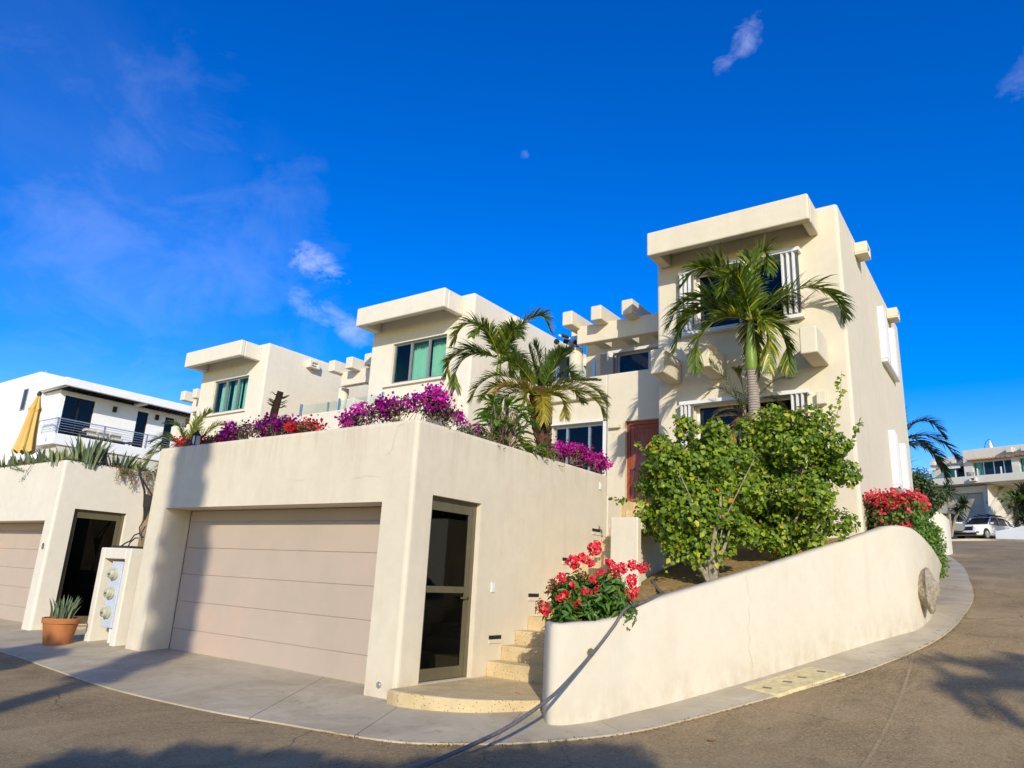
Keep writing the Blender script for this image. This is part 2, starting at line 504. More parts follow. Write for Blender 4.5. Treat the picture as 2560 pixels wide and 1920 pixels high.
def asphalt():
    m = Mat('asphalt', 0.9, 0.2)
    n1 = m.noise(0.45, 5, 0.6, None, 0.3)
    c = m.ramp(n1, [(0.3, (0.235, 0.162, 0.072)), (0.5, (0.33, 0.232, 0.108)), (0.72, (0.43, 0.31, 0.155))])
    v = m.n('ShaderNodeTexVoronoi')
    v.inputs['Scale'].default_value = 48
    m.l(m.pos(), v.inputs['Vector'])
    sp1 = m.ramp(v.outputs['Color'], [(0.5, (0, 0, 0)), (0.95, (1, 1, 1))])
    c = m.mixc(m.mixc(0.5, (0.0, 0.0, 0.0), sp1), c, (0.54, 0.42, 0.26))
    v2 = m.n('ShaderNodeTexVoronoi')
    v2.inputs['Scale'].default_value = 60
    m.l(m.pos(), v2.inputs['Vector'])
    pit = m.ramp(v2.outputs['Distance'], [(0.16, (1, 1, 1)), (0.34, (0, 0, 0))])
    sel = m.ramp(v2.outputs['Color'], [(0.42, (0, 0, 0)), (0.6, (1, 1, 1))])
    c = m.mixc(m.mixc(1.0, pit, sel, 'MULTIPLY'), c, (0.05, 0.036, 0.022))
    sp2 = m.ramp(m.noise(30, 3, 0.7), [(0.58, (0, 0, 0)), (0.68, (0.65,) * 3)])
    c = m.mixc(sp2, c, (0.10, 0.078, 0.052))
    pt = m.noise(1.6, 6, 0.7, m.pos((1, 1, 1)), 0.8)
    c = m.mixc(m.ramp(pt, [(0.54, (0, 0, 0)), (0.66, (0.4,) * 3)]), c, (0.17, 0.122, 0.064))
    st2 = m.noise(0.8, 5, 0.65, m.pos((2.5, 0.5, 1)), 0.5)
    c = m.mixc(m.ramp(st2, [(0.5, (0, 0, 0)), (0.7, (0.35,) * 3)]), c, (0.47, 0.345, 0.18))
    # fine cracks
    vc = m.n('ShaderNodeTexVoronoi', feature='DISTANCE_TO_EDGE')
    vc.inputs['Scale'].default_value = 0.55
    nz = m.n('ShaderNodeTexNoise')
    nz.inputs['Scale'].default_value = 2.5
    nz.inputs['Detail'].default_value = 6
    p = m.pos()
    m.l(p, nz.inputs['Vector'])
    mm = m.n('ShaderNodeMixRGB')
    mm.inputs[0].default_value = 0.22
    m.l(p, mm.inputs[1])
    m.l(nz.outputs['Color'], mm.inputs[2])
    m.l(mm.outputs[0], vc.inputs['Vector'])
    ck = m.ramp(vc.outputs['Distance'], [(0.0, (0.7,) * 3), (0.006, (0, 0, 0))])
    gate = m.ramp(m.noise(0.35, 2), [(0.5, (0, 0, 0)), (0.6, (1, 1, 1))])
    c = m.mixc(m.mixc(1.0, ck, gate, 'MULTIPLY'), c, (0.05, 0.04, 0.03))
    m.color(c)
    hgt = m.n('ShaderNodeMath', operation='ADD')
    m.l(m.noise(120, 3, 0.7), hgt.inputs[0])
    m.l(m.noise(30, 3, 0.6), hgt.inputs[1])
    m.bump(hgt.outputs[0], 0.7, 0.006)
    return m.m


ASPH = asphalt()
SEAM = plain('asphalt_seam', (0.36, 0.27, 0.14), 0.9, 0.2, 0, 0.2, 20)
SOIL = plain('planter_soil', (0.30, 0.20, 0.07), 0.95, 0.1, 0, 0.4, 18, 0.8, 50)
EARTH = plain('dry_earth', (0.22, 0.17, 0.10), 0.95, 0.1, 0, 0.3, 2, 0.5, 20)


# ------------------------------------------------------------------ mesh helpers
def link(o, parent=None):
    S.collection.objects.link(o)
    if parent is not None:
        o.parent = parent
    return o


def tag(o, label=None, cat=None, group=None, kind=None):
    if label:
        o['label'] = label
    if cat:
        o['category'] = cat
    if group:
        o['group'] = group
    if kind:
        o['kind'] = kind
    return o


def thing(name, label, cat, loc=(0, 0, 0), group=None, rz=0.0):
    o = bpy.data.objects.new(name, None)
    o.empty_display_size = 0.2
    link(o)
    o.location = loc
    o.rotation_euler = (0, 0, rz)
    return tag(o, label, cat, group)


class MB:
    def __init__(self):
        self.v, self.f, self.t = [], [], []

    def add(self, vs, fs, tint=None):
        b = len(self.v)
        self.v.extend([tuple(p) for p in vs])
        self.f.extend([tuple(i + b for i in f) for f in fs])
        if tint is not None:
            self.t.extend([tint] * len(fs))
        return self

    def box(self, x0, x1, y0, y1, z0, z1, mat=None):
        vs = [(x, y, z) for z in (z0, z1) for y in (y0, y1) for x in (x0, x1)]
        if mat is not None:
            vs = [mat @ Vector(p) for p in vs]
        return self.add(vs, [(0, 2, 3, 1), (4, 5, 7, 6), (0, 1, 5, 4), (2, 6, 7, 3), (0, 4, 6, 2), (1, 3, 7, 5)])

    def bar(self, a, b, w, h, upv=(0, 0, 1)):
        a, b = Vector(a), Vector(b)
        d = (b - a).normalized()
        u = Vector(upv)
        s = d.cross(u)
        if s.length < 1e-4:
            s = d.cross(Vector((1, 0, 0)))
        s.normalize()
        u = s.cross(d).normalized()
        vs = []
        for p in (a, b):
            for q, r in ((-1, -1), (1, -1), (1, 1), (-1, 1)):
                vs.append(p + s * q * w / 2 + u * r * h / 2)
        return self.add(vs, [(3, 2, 1, 0), (4, 5, 6, 7), (0, 1, 5, 4), (1, 2, 6, 5), (2, 3, 7, 6), (3, 0, 4, 7)])

    def tube(self, pts, rad, n=8, cap=True):
        pts = [Vector(p) for p in pts]
        if isinstance(rad, (int, float)):
            rad = [rad] * len(pts)
        vs, fs = [], []
        prev = None
        for i, p in enumerate(pts):
            d = (pts[min(i + 1, len(pts) - 1)] - pts[max(i - 1, 0)]).normalized()
            if prev is None:
                ref = Vector((0, 0, 1)) if abs(d.z) < 0.9 else Vector((1, 0, 0))
                s = d.cross(ref).normalized()
            else:
                s = (prev - d * prev.dot(d)).normalized()
            prev = s
            t = d.cross(s)
            for k in range(n):
                a = 2 * math.pi * k / n
                vs.append(p + (s * math.cos(a) + t * math.sin(a)) * rad[i])
        for i in range(len(pts) - 1):
            for k in range(n):
                k2 = (k + 1) % n
                fs.append((i * n + k, i * n + k2, (i + 1) * n + k2, (i + 1) * n + k))
        if cap:
            fs.append(tuple(range(n - 1, -1, -1)))
            fs.append(tuple((len(pts) - 1) * n + k for k in range(n)))
        return self.add(vs, fs)

    def lathe(self, prof, c=(0, 0, 0), n=24, axis='z'):
        """prof: list of (r, h)"""
        vs, fs = [], []
        for r, h in prof:
            for k in range(n):
                a = 2 * math.pi * k / n
                p = (r * math.cos(a), r * math.sin(a), h)
                if axis == 'y':
                    p = (p[0], p[2], p[1])
                if axis == 'x':
                    p = (p[2], p[0], p[1])
                vs.append((p[0] + c[0], p[1] + c[1], p[2] + c[2]))
        for i in range(len(prof) - 1):
            for k in range(n):
                k2 = (k + 1) % n
                fs.append((i * n + k, i * n + k2, (i + 1) * n + k2, (i + 1) * n + k))
        fs.append(tuple(range(n - 1, -1, -1)))
        fs.append(tuple((len(prof) - 1) * n + k for k in range(n)))
        return self.add(vs, fs)

    def prism(self, poly, z0, z1):
        n = len(poly)
        z0f = z0 if callable(z0) else (lambda p: z0)
        z1f = z1 if callable(z1) else (lambda p: z1)
        vs = [(p[0], p[1], z0f(p)) for p in poly] + [(p[0], p[1], z1f(p)) for p in poly]
        fs = [tuple(range(n - 1, -1, -1)), tuple(range(n, 2 * n))]
        fs += [(i, (i + 1) % n, n + (i + 1) % n, n + i) for i in range(n)]
        return self.add(vs, fs)

    def build(self, name, mat, parent=None, bevel=0, smooth=False, seg=3, angle=40):
        me = bpy.data.meshes.new(name)
        me.from_pydata(self.v, [], self.f)
        me.update()
        if self.t and len(self.t) == len(self.f):
            at = me.attributes.new('tint', 'FLOAT', 'FACE')
            at.data.foreach_set('value', self.t)
        o = bpy.data.objects.new(name, me)
        me.materials.append(mat)
        link(o, parent)
        if smooth:
            me.polygons.foreach_set('use_smooth', [True] * len(me.polygons))
            try:
                me.set_sharp_from_angle(angle=R_(angle))
            except Exception:
                pass
        if bevel:
            b = o.modifiers.new('bevel', 'BEVEL')
            b.width = bevel
            b.segments = seg
            b.limit_method = 'ANGLE'
            b.angle_limit = R_(35)
        return o


def wall_block(name, x0, x1, y0, y1, z0, z1, mat, parent, holes=None, depth=0.15, bevel=0.045, depthx=None):
    """a hollow rendered block; holes = {'y': [(x0,x1,z0,z1)], 'x': [(y0,y1,z0,z1)]} in the -y and +x faces"""
    holes = holes or {}
    hy, hx = holes.get('y', []), holes.get('x', [])
    xs = sorted({x0, x1, *[v for h in hy for v in h[:2]]})
    ys = sorted({y0, y1, *[v for h in hx for v in h[:2]]})
    zs = sorted({z0, z1, *[v for h in hy + hx for v in h[2:]]})
    V, F, key = [], [], {}

    def vid(p):
        k = tuple(round(c, 4) for c in p)
        if k not in key:
            key[k] = len(V)
            V.append(p)
        return key[k]

    def quad(*ps):
        F.append(tuple(vid(p) for p in ps))

    def inh(u0, u1, w0, w1, hs_):
        um, wm = (u0 + u1) / 2, (w0 + w1) / 2
        return any(h[0] < um < h[1] and h[2] < wm < h[3] for h in hs_)
    for a, b in zip(xs, xs[1:]):
        for c, d in zip(zs, zs[1:]):
            if not inh(a, b, c, d, hy):
                quad((a, y0, c), (b, y0, c), (b, y0, d), (a, y0, d))
            quad((b, y1, c), (a, y1, c), (a, y1, d), (b, y1, d))
        for c, d in zip(ys, ys[1:]):
            quad((a, c, z1), (b, c, z1), (b, d, z1), (a, d, z1))
            quad((a, d, z0), (b, d, z0), (b, c, z0), (a, c, z0))
    for a, b in zip(ys, ys[1:]):
        for c, d in zip(zs, zs[1:]):
            if not inh(a, b, c, d, hx):
                quad((x1, a, c), (x1, b, c), (x1, b, d), (x1, a, d))
            quad((x0, b, c), (x0, a, c), (x0, a, d), (x0, b, d))
    for h in hy:
        gx = [x for x in xs if h[0] <= x <= h[1]]
        gz = [z for z in zs if h[2] <= z <= h[3]]
        yd = y0 + depth
        for a, b in zip(gx, gx[1:]):
            quad((a, y0, h[2]), (a, yd, h[2]), (b, yd, h[2]), (b, y0, h[2]))
            quad((a, y0, h[3]), (b, y0, h[3]), (b, yd, h[3]), (a, yd, h[3]))
        for a, b in zip(gz, gz[1:]):
            quad((h[0], y0, a), (h[0], y0, b), (h[0], yd, b), (h[0], yd, a))
            quad((h[1], y0, a), (h[1], yd, a), (h[1], yd, b), (h[1], y0, b))
    for h in hx:
        gy = [y for y in ys if h[0] <= y <= h[1]]
        gz = [z for z in zs if h[2] <= z <= h[3]]
        xd = x1 - (depthx or depth)
        for a, b in zip(gy, gy[1:]):
            quad((x1, a, h[2]), (xd, a, h[2]), (xd, b, h[2]), (x1, b, h[2]))
            quad((x1, a, h[3]), (x1, b, h[3]), (xd, b, h[3]), (xd, a, h[3]))
        for a, b in zip(gz, gz[1:]):
            quad((x1, h[0], a), (x1, h[0], b), (xd, h[0], b), (xd, h[0], a))
            quad((x1, h[1], a), (xd, h[1], a), (xd, h[1], b), (x1, h[1], b))
    mb = MB()
    mb.v, mb.f = V, F
    o = mb.build(name, mat, parent)
    if bevel:
        me = o.data
        at = me.attributes.new('bevel_weight_edge', 'FLOAT', 'EDGE')
        co = [v.co for v in me.vertices]
        lim = ((x0, x1), (y0, y1), (z0, z1))
        for e in me.edges:
            a, b = (co[i] for i in e.vertices)
            k_ = sum(1 for ax in range(3) if any(abs(a[ax] - L) < 1e-4 and abs(b[ax] - L) < 1e-4 for L in lim[ax]))
            if k_ == 2:
                at.data[e.index].value = 1.0
        bv = o.modifiers.new('bevel', 'BEVEL')
        bv.width = bevel
        bv.segments = 3
        bv.limit_method = 'WEIGHT'
    return o


def window_y(parent, x0, x1, y, z0, z1, frame, gl, panes=3, name='window', fw=0.05, curtains=None, split=None):
    """sliding window lying in an x-z plane: a frame with a pane in each field, curtains behind"""
    mb = MB()
    d = 0.06
    mb.box(x0, x1, y, y + d, z1 - fw, z1)
    mb.box(x0, x1, y, y + d, z0, z0 + fw)
    mb.box(x0, x0 + fw, y, y + d, z0 + fw, z1 - fw)
    mb.box(x1 - fw, x1, y, y + d, z0 + fw, z1 - fw)
    us = split or [x0 + (x1 - x0) * k / panes for k in range(panes + 1)]
    for u in us[1:-1]:
        mb.box(u - fw * 0.55, u + fw * 0.55, y - 0.012, y + d - 0.012, z0 + fw, z1 - fw)
    w = mb.build(name, frame, parent)
    for i, (a, b) in enumerate(zip(us, us[1:])):
        MB().box(a + (fw if i == 0 else fw * .55), b - (fw if i == len(us) - 2 else fw * .55), y + 0.025, y + 0.033, z0 + fw, z1 - fw).build('pane', gl, w)
    for cx0, cx1 in (curtains or []):
        n = max(8, int((cx1 - cx0) * 60))
        cb = MB()
        vs, fs = [], []
        for i in range(n + 1):
            u = cx0 + (cx1 - cx0) * i / n
            yy = y + 0.22 + 0.035 * math.sin(i * 1.25) + 0.012 * math.sin(i * 0.37)
            vs += [(u, yy, z0 - 0.1), (u, yy, z1 + 0.05)]
        for i in range(n):
            fs.append((2 * i, 2 * i + 2, 2 * i + 3, 2 * i + 1))
        cb.add(vs, fs)
        cb.build('curtain', CURTW, w, smooth=True)
    return w


def window_x(parent, x, y0, y1, z0, z1, frame, gl, panes=2, name='window', fw=0.05, split=None):
    mb = MB()
    d = 0.06
    mb.box(x - d, x, y0, y1, z1 - fw, z1)
    mb.box(x - d, x, y0, y1, z0, z0 + fw)
    mb.box(x - d, x, y0, y0 + fw, z0 + fw, z1 - fw)
    mb.box(x - d, x, y1 - fw, y1, z0 + fw, z1 - fw)
    us = split or [y0 + (y1 - y0) * k / panes for k in range(panes + 1)]
    for u in us[1:-1]:
        mb.box(x - d + .012, x + .012, u - fw * .5, u + fw * .5, z0 + fw, z1 - fw)
    w = mb.build(name, frame, parent)
    for i, (a, b) in enumerate(zip(us, us[1:])):
        MB().box(x - 0.035, x - 0.027, a + (fw if i == 0 else fw * .5), b - (fw if i == len(us) - 2 else fw * .5), z0 + fw, z1 - fw).build('pane', gl, w)
    return w


def accordion_y(parent, x0, x1, y, z0, z1, folds=7):
    """folded hurricane shutter standing off an x-z wall"""
    mb = MB()
    vs, fs = [], []
    n = folds
    for i in range(n + 1):
        u = x0 + (x1 - x0) * i / n
        yy = y - (0.03 if i % 2 else 0.19)
        vs += [(u, yy, z0), (u, yy, z1), (u + .012, yy + .012, z0), (u + .012, yy + .012, z1)]
    for i in range(n):
        a, b = 4 * i, 4 * i + 4
        fs += [(a, b, b + 1, a + 1), (a + 2, a + 3, b + 3, b + 2), (a, a + 2, b + 2, b), (a + 1, b + 1, b + 3, a + 3)]
    mb.add(vs, fs)
    return mb.build('shutter', SHUT, parent)


def tint_mesh(name, verts, faces, tints, mat, parent=None, smooth=False):
    me = bpy.data.meshes.new(name)
    nv, nf = len(verts), len(faces)
    k = faces.shape[1]
    me.vertices.add(nv)
    me.vertices.foreach_set('co', verts.astype(np.float32).ravel())
    me.loops.add(nf * k)
    me.loops.foreach_set('vertex_index', faces.astype(np.int32).ravel())
    me.polygons.add(nf)
    me.polygons.foreach_set('loop_start', np.arange(0, nf * k, k, dtype=np.int32))
    me.update(calc_edges=True)
    me.validate()
    at = me.attributes.new('tint', 'FLOAT', 'FACE')
    at.data.foreach_set('value', tints.astype(np.float32))
    if smooth:
        me.polygons.foreach_set('use_smooth', [True] * nf)
    me.materials.append(mat)
    o = bpy.data.objects.new(name, me)
    return link(o, parent)


def unit(a):
    return a / np.maximum(np.linalg.norm(a, axis=-1, keepdims=True), 1e-9)


def leaves(name, pos, nrm, size, mat, parent=None, aspect=0.7, tint=None, fold=0.25, jitter=0.6, droop=0.0, size_var=0.35):
    """folded pointed leaves: each two triangles pairs -> 4 quads-as-2; pos (N,3), nrm (N,3)"""
    N = len(pos)
    nrm = unit(nrm + rng.normal(0, jitter, (N, 3)))
    d = rng.normal(0, 1, (N, 3))
    d[:, 2] -= droop
    d = unit(d - nrm * np.sum(d * nrm, 1, keepdims=True))
    s = np.cross(nrm, d)
    L = size * (1 + rng.uniform(-size_var, size_var, (N, 1)))
    W = L * aspect * 0.5
    base = pos
    mid = pos + d * L * 0.45
    tip = pos + d * L - nrm * L * 0.12
    lf = pos + d * L * 0.36 + s * W + nrm * W * fold
    rt = pos + d * L * 0.36 - s * W + nrm * W * fold
    lf2 = pos + d * L * 0.72 + s * W * 0.62 + nrm * W * fold * .5
    rt2 = pos + d * L * 0.72 - s * W * 0.62 + nrm * W * fold * .5
    V = np.stack([base, lf, lf2, tip, rt2, rt], 1).reshape(-1, 3)
    o = np.arange(N)[:, None] * 6
    F = np.concatenate([o + np.array([[0, 3, 2, 1]]), o + np.array([[0, 5, 4, 3]])], 0)
    if tint is None:
        tint = rng.uniform(0, 1, N)
    T = np.concatenate([tint, tint])
    return tint_mesh(name, V, F, T, mat, parent)


def clump_points(n, centres, radii, shell=0.55):
    """points spread through a set of ellipsoids, denser towards the skin"""
    centres = np.array(centres, float)
    radii = np.array(radii, float)
    if radii.ndim == 1:
        radii = np.repeat(radii[:, None], 3, 1)
    w = radii.prod(1) ** (2 / 3)
    idx = rng.choice(len(centres), n, p=w / w.sum())
    d = unit(rng.normal(0, 1, (n, 3)))
    r = rng.uniform(shell ** 3, 1, (n, 1)) ** (1 / 3)
    return centres[idx] + d * r * radii[idx], d


def spline(pts, n):
    P = [np.array(p, float) for p in pts]
    P = [2 * P[0] - P[1]] + P + [2 * P[-1] - P[-2]]
    out = []
    segs = len(P) - 3
    for k in range(n):
        t = k / (n - 1) * segs
        i = min(int(t), segs - 1)
        u = t - i
        a, b, c, d = P[i:i + 4]
        out.append(0.5 * ((2 * b) + (-a + c) * u + (2 * a - 5 * b + 4 * c - d) * u * u + (-a + 3 * b - 3 * c + d) * u ** 3))
    return np.array(out)


VR = np.array([0.811, 0.585, 0.0])
VH = np.array([-0.585, 0.811, 0.0])


def frond(parent, base, ctrl, mat, llen=0.4, width=0.022, n=46, droop=0.5, vee=0.5, tint0=0.4, tvar=0.3, rach=0.012, ruffle=0.25, bare=0.12, sweep=0.55, name='frond'):
    """pinnate frond: arching midrib plus drooping leaflets on both sides. ctrl in metres (right, up, away) from base"""
    base = np.array(base, float)
    pts = [base] + [base + VR * a + np.array([0, 0, b]) + VH * c for a, b, c in ctrl]
    C = spline(pts, 40)
    T = unit(np.gradient(C, axis=0))
    upv = np.array([0, 0, 1.0])
    mb = MB()
    mb.tube([tuple(p) for p in C[::3]], [rach * (1 - 0.8 * i / 13) for i in range(len(C[::3]))], 5)
    V, F, TT = [], [], []
    for v in mb.v:
        V.append(v)
    quads = [f for f in mb.f if len(f) == 4]
    F += quads
    TT += [min(1, tint0 + 0.35)] * len(quads)
    arc = np.linspace(bare, 0.995, n)
    for a in arc:
        x = a * 39
        i = int(min(x, 38))
        u = x - i
        p = C[i] * (1 - u) + C[i + 1] * u
        t = unit(T[i] * (1 - u) + T[i + 1] * u)
        s = np.cross(t, upv)
        if np.linalg.norm(s) < 0.15:
            s = np.cross(t, VH)
        s = unit(s)
        nn = np.cross(s, t)
        prof = math.sin(math.pi * min(1, (a - bare) / (1 - bare) * 0.86 + 0.14)) ** 0.55
        for sg in (-1, 1):
            if rng.random() < 0.03:
                continue
            Ln = llen * (0.35 + 0.65 * prof) * rng.uniform(0.85, 1.12)
            dirv = unit(s * sg * (1 - 0.35 * a) + t * (sweep + 0.7 * a) + nn * vee * rng.uniform(0.2, 1.2) + rng.normal(0, ruffle * 0.4, 3))
            q = p.copy()
            dv = dirv.copy()
            wv = unit(np.cross(dv, nn) + rng.normal(0, 0.3, 3))
            segs = 4
            w = width * rng.uniform(0.8, 1.2)
            b0 = len(V)
            ws = (0.5, 1.0, 0.85, 0.5, 0.06)
            for k in range(segs + 1):
                V.append(tuple(q - wv * w * ws[k] / 2))
                V.append(tuple(q + wv * w * ws[k] / 2))
                q = q + dv * Ln / segs
                dv = unit(dv + np.array([0, 0, -droop * (0.25 + 0.25 * k)]))
            tt = float(np.clip(tint0 + rng.normal(0, tvar * 0.5) + (0.12 if rng.random() < .1 else 0), 0, 1))
            for k in range(segs):
                F.append((b0 + 2 * k, b0 + 2 * k + 1, b0 + 2 * k + 3, b0 + 2 * k + 2))
                TT.append(tt)
    return tint_mesh(name, np.array(V), np.array(F), np.array(TT), mat, parent)


# ------------------------------------------------------------------ ground
def sp_(t, k):
    return k * np.logaddexp(0, t / k)


def gh(y, x=0):
    v = 0.2 * sp_(y - 7.1, .7) - (0.2 - .095) * sp_(y - 13.5, 1.2) - 0.08 * sp_(y - 72, 4)
    return float(v)


def grid_sheet(name, xs, ys, mat, zoff=0.0):
    V = [(x, y, gh(y) + zoff) for y in ys for x in xs]
    nx = len(xs)
    F = [(j * nx + i, j * nx + i + 1, (j + 1) * nx + i + 1, (j + 1) * nx + i) for j in range(len(ys) - 1) for i in range(nx - 1)]
    mb = MB()
    mb.v, mb.f = V, F
    return tag(mb.build(name, mat, smooth=True), kind='structure')


ys = list(np.arange(-60, 4, 8)) + list(np.arange(4, 20, 0.25)) + list(np.arange(20, 110, 2)) + [150, 250, 420]
grid_sheet('road', [-300, -120, -60, -30, -20, -10, -5, 0, 5, 10, 20, 60, 200], ys, ASPH)

KERB = [(-40, 6.0), (-28, 5.6), (-18, 5.4), (-13.35, 5.12), (-10.86, 4.88), (-9.05, 4.73), (-7.28, 4.80), (-6.02, 5.0), (-5.33, 5.11), (-4.81, 5.27), (-4.4, 5.6),
        (-4.03, 6.0), (-3.42, 6.93), (-3.04, 7.75), (-2.53, 8.77), (-2.12, 9.5), (-1.75, 10.25), (-1.35, 11.3), (-1.09, 12.33), (-0.94, 13.76), (-0.89, 15.92),
        (-0.98, 18.18), (-1.16, 20.7), (-1.57, 26.0), (-2.2, 31.5), (-2.99, 37), (-3.75, 45.4), (-4.6, 53.3)]
INNER = [(-40, 7.4), (-28, 7.4), (-18, 7.4), (-13.6, 7.4), (-11.2, 7.2), (-9.4, 7.2), (-7.9, 7.0), (-6.5, 6.9), (-5.9, 7.1), (-5.2, 7.3), (-4.7, 7.4),
         (-4.3, 7.4), (-4.05, 7.3), (-3.65, 8.15), (-3.15, 9.1), (-2.6, 10.2), (-2.1, 11.1), (-1.8, 12.0), (-1.5, 13.2), (-1.75, 15.2), (-1.85, 18),
         (-2.0, 21.8), (-2.35, 26.8), (-3.1, 34.7), (-4.3, 45.6), (-5.4, 53.6)]
sw = MB()
ks, ins = spline([(a, b, 0) for a, b in KERB], 400), spline([(a, b, 0) for a, b in INNER], 400)
joint = 0
cuts = []
acc = 0.0
last = 0
for i in range(1, 400):
    acc += np.linalg.norm(ks[i] - ks[i - 1])
    if acc > (1.3 if ks[i][0] > -6.6 else 3.4):
        cuts.append(i)
        acc = 0
bounds = [0] + cuts + [399]
for a, b in zip(bounds, bounds[1:]):
    seg = list(range(a, b + 1))
    O, I_ = ks[seg].copy(), ins[seg].copy()
    g = 0.006
    for A in (O, I_):
        if len(A) > 1:
            A[0] += unit(A[1] - A[0]) * g
            A[-1] -= unit(A[-1] - A[-2]) * g
    n = len(seg)
    vs = []
    for k in range(n):
        for A, dz in ((O, -0.05), (O, 0.016), (I_, 0.04), (I_, -0.05)):
            vs.append((A[k][0], A[k][1], gh(A[k][1]) + dz))
    fs = []
    for k in range(n - 1):
        for e in range(3):
            fs.append((4 * k + e, 4 * k + 4 + e, 4 * k + 5 + e, 4 * k + 1 + e))
    fs += [(0, 1, 2, 3), (4 * n - 1, 4 * n - 2, 4 * n - 3, 4 * n - 4)]
    sw.add(vs, fs)
tag(sw.build('sidewalk', CONC), kind='structure')
jt = MB()
jp = [(x, 6.22 + .015 * math.sin(x * 2.3) + random.gauss(0, .004)) for x in np.arange(-12.0, -7.3, .12)]
for a, b in zip(jp, jp[1:]):
    w = random.uniform(.003, .007)
    jt.add([(a[0], a[1] - w, .036), (b[0], b[1] - w, .036), (b[0], b[1] + w, .037), (a[0], a[1] + w, .037)], [(0, 1, 2, 3)])
tag(jt.build('sidewalk_joint', EARTH), kind='structure')
# paler joint line down the middle of the road
sm = MB()
sl = spline([(-1.36, 11.5, 0), (-1.30, 9.5, 0), (-1.33, 7.2, 0), (-1.4, 4.5, 0)], 30)
for a, b in zip(sl, sl[1:]):
    w = 0.018
    sm.add([(a[0] - w, a[1], gh(a[1]) + .004), (a[0] + w, a[1], gh(a[1]) + .004), (b[0] + w, b[1], gh(b[1]) + .004), (b[0] - w, b[1], gh(b[1]) + .004)], [(0, 1, 2, 3)])
tag(sm.build('road_seam', SEAM), kind='structure')
# utility lids
lid = thing('utility_lid', 'pair of rough yellowish concrete utility covers set in the sidewalk below the curved wall', 'utility cover')
lc = [(-2.89, 8.93), (-2.46, 8.83), (-1.95, 9.89), (-2.38, 10.01)]
mid = lambda p, q, t: (p[0] + (q[0] - p[0]) * t, p[1] + (q[1] - p[1]) * t)
for t0, t1 in ((0, .485), (.505, 1)):
    a, b, c, d = mid(lc[0], lc[3], t0), mid(lc[1], lc[2], t0), mid(lc[1], lc[2], t1), mid(lc[0], lc[3], t1)
    f = MB().prism([a, b, c, d], lambda p: gh(p[1]), lambda p: gh(p[1]) + .040).build('cover', LIDM, lid)
    for u, s in ((0.5, 0.2), (0.5, 0.8)):
        p, q = mid(a, d, s), mid(b, c, s)
        m_ = mid(p, q, u)
        MB().prism([(m_[0] - .05, m_[1] - .02), (m_[0] + .05, m_[1] - .02), (m_[0] + .05, m_[1] + .02), (m_[0] - .05, m_[1] + .02)], lambda p: gh(p[1]) + .03, lambda p: gh(p[1]) + .044).build('lifting_slot', TWIG, f)
lid2 = tag(MB().prism([(-12.3, 5.40), (-13.15, 5.42), (-13.85, 5.92), (-12.85, 5.93)], 0.0, 0.048).build('utility_lid', CONC), 'grey concrete cover flush in the sidewalk in front of the flower pot', 'utility cover')

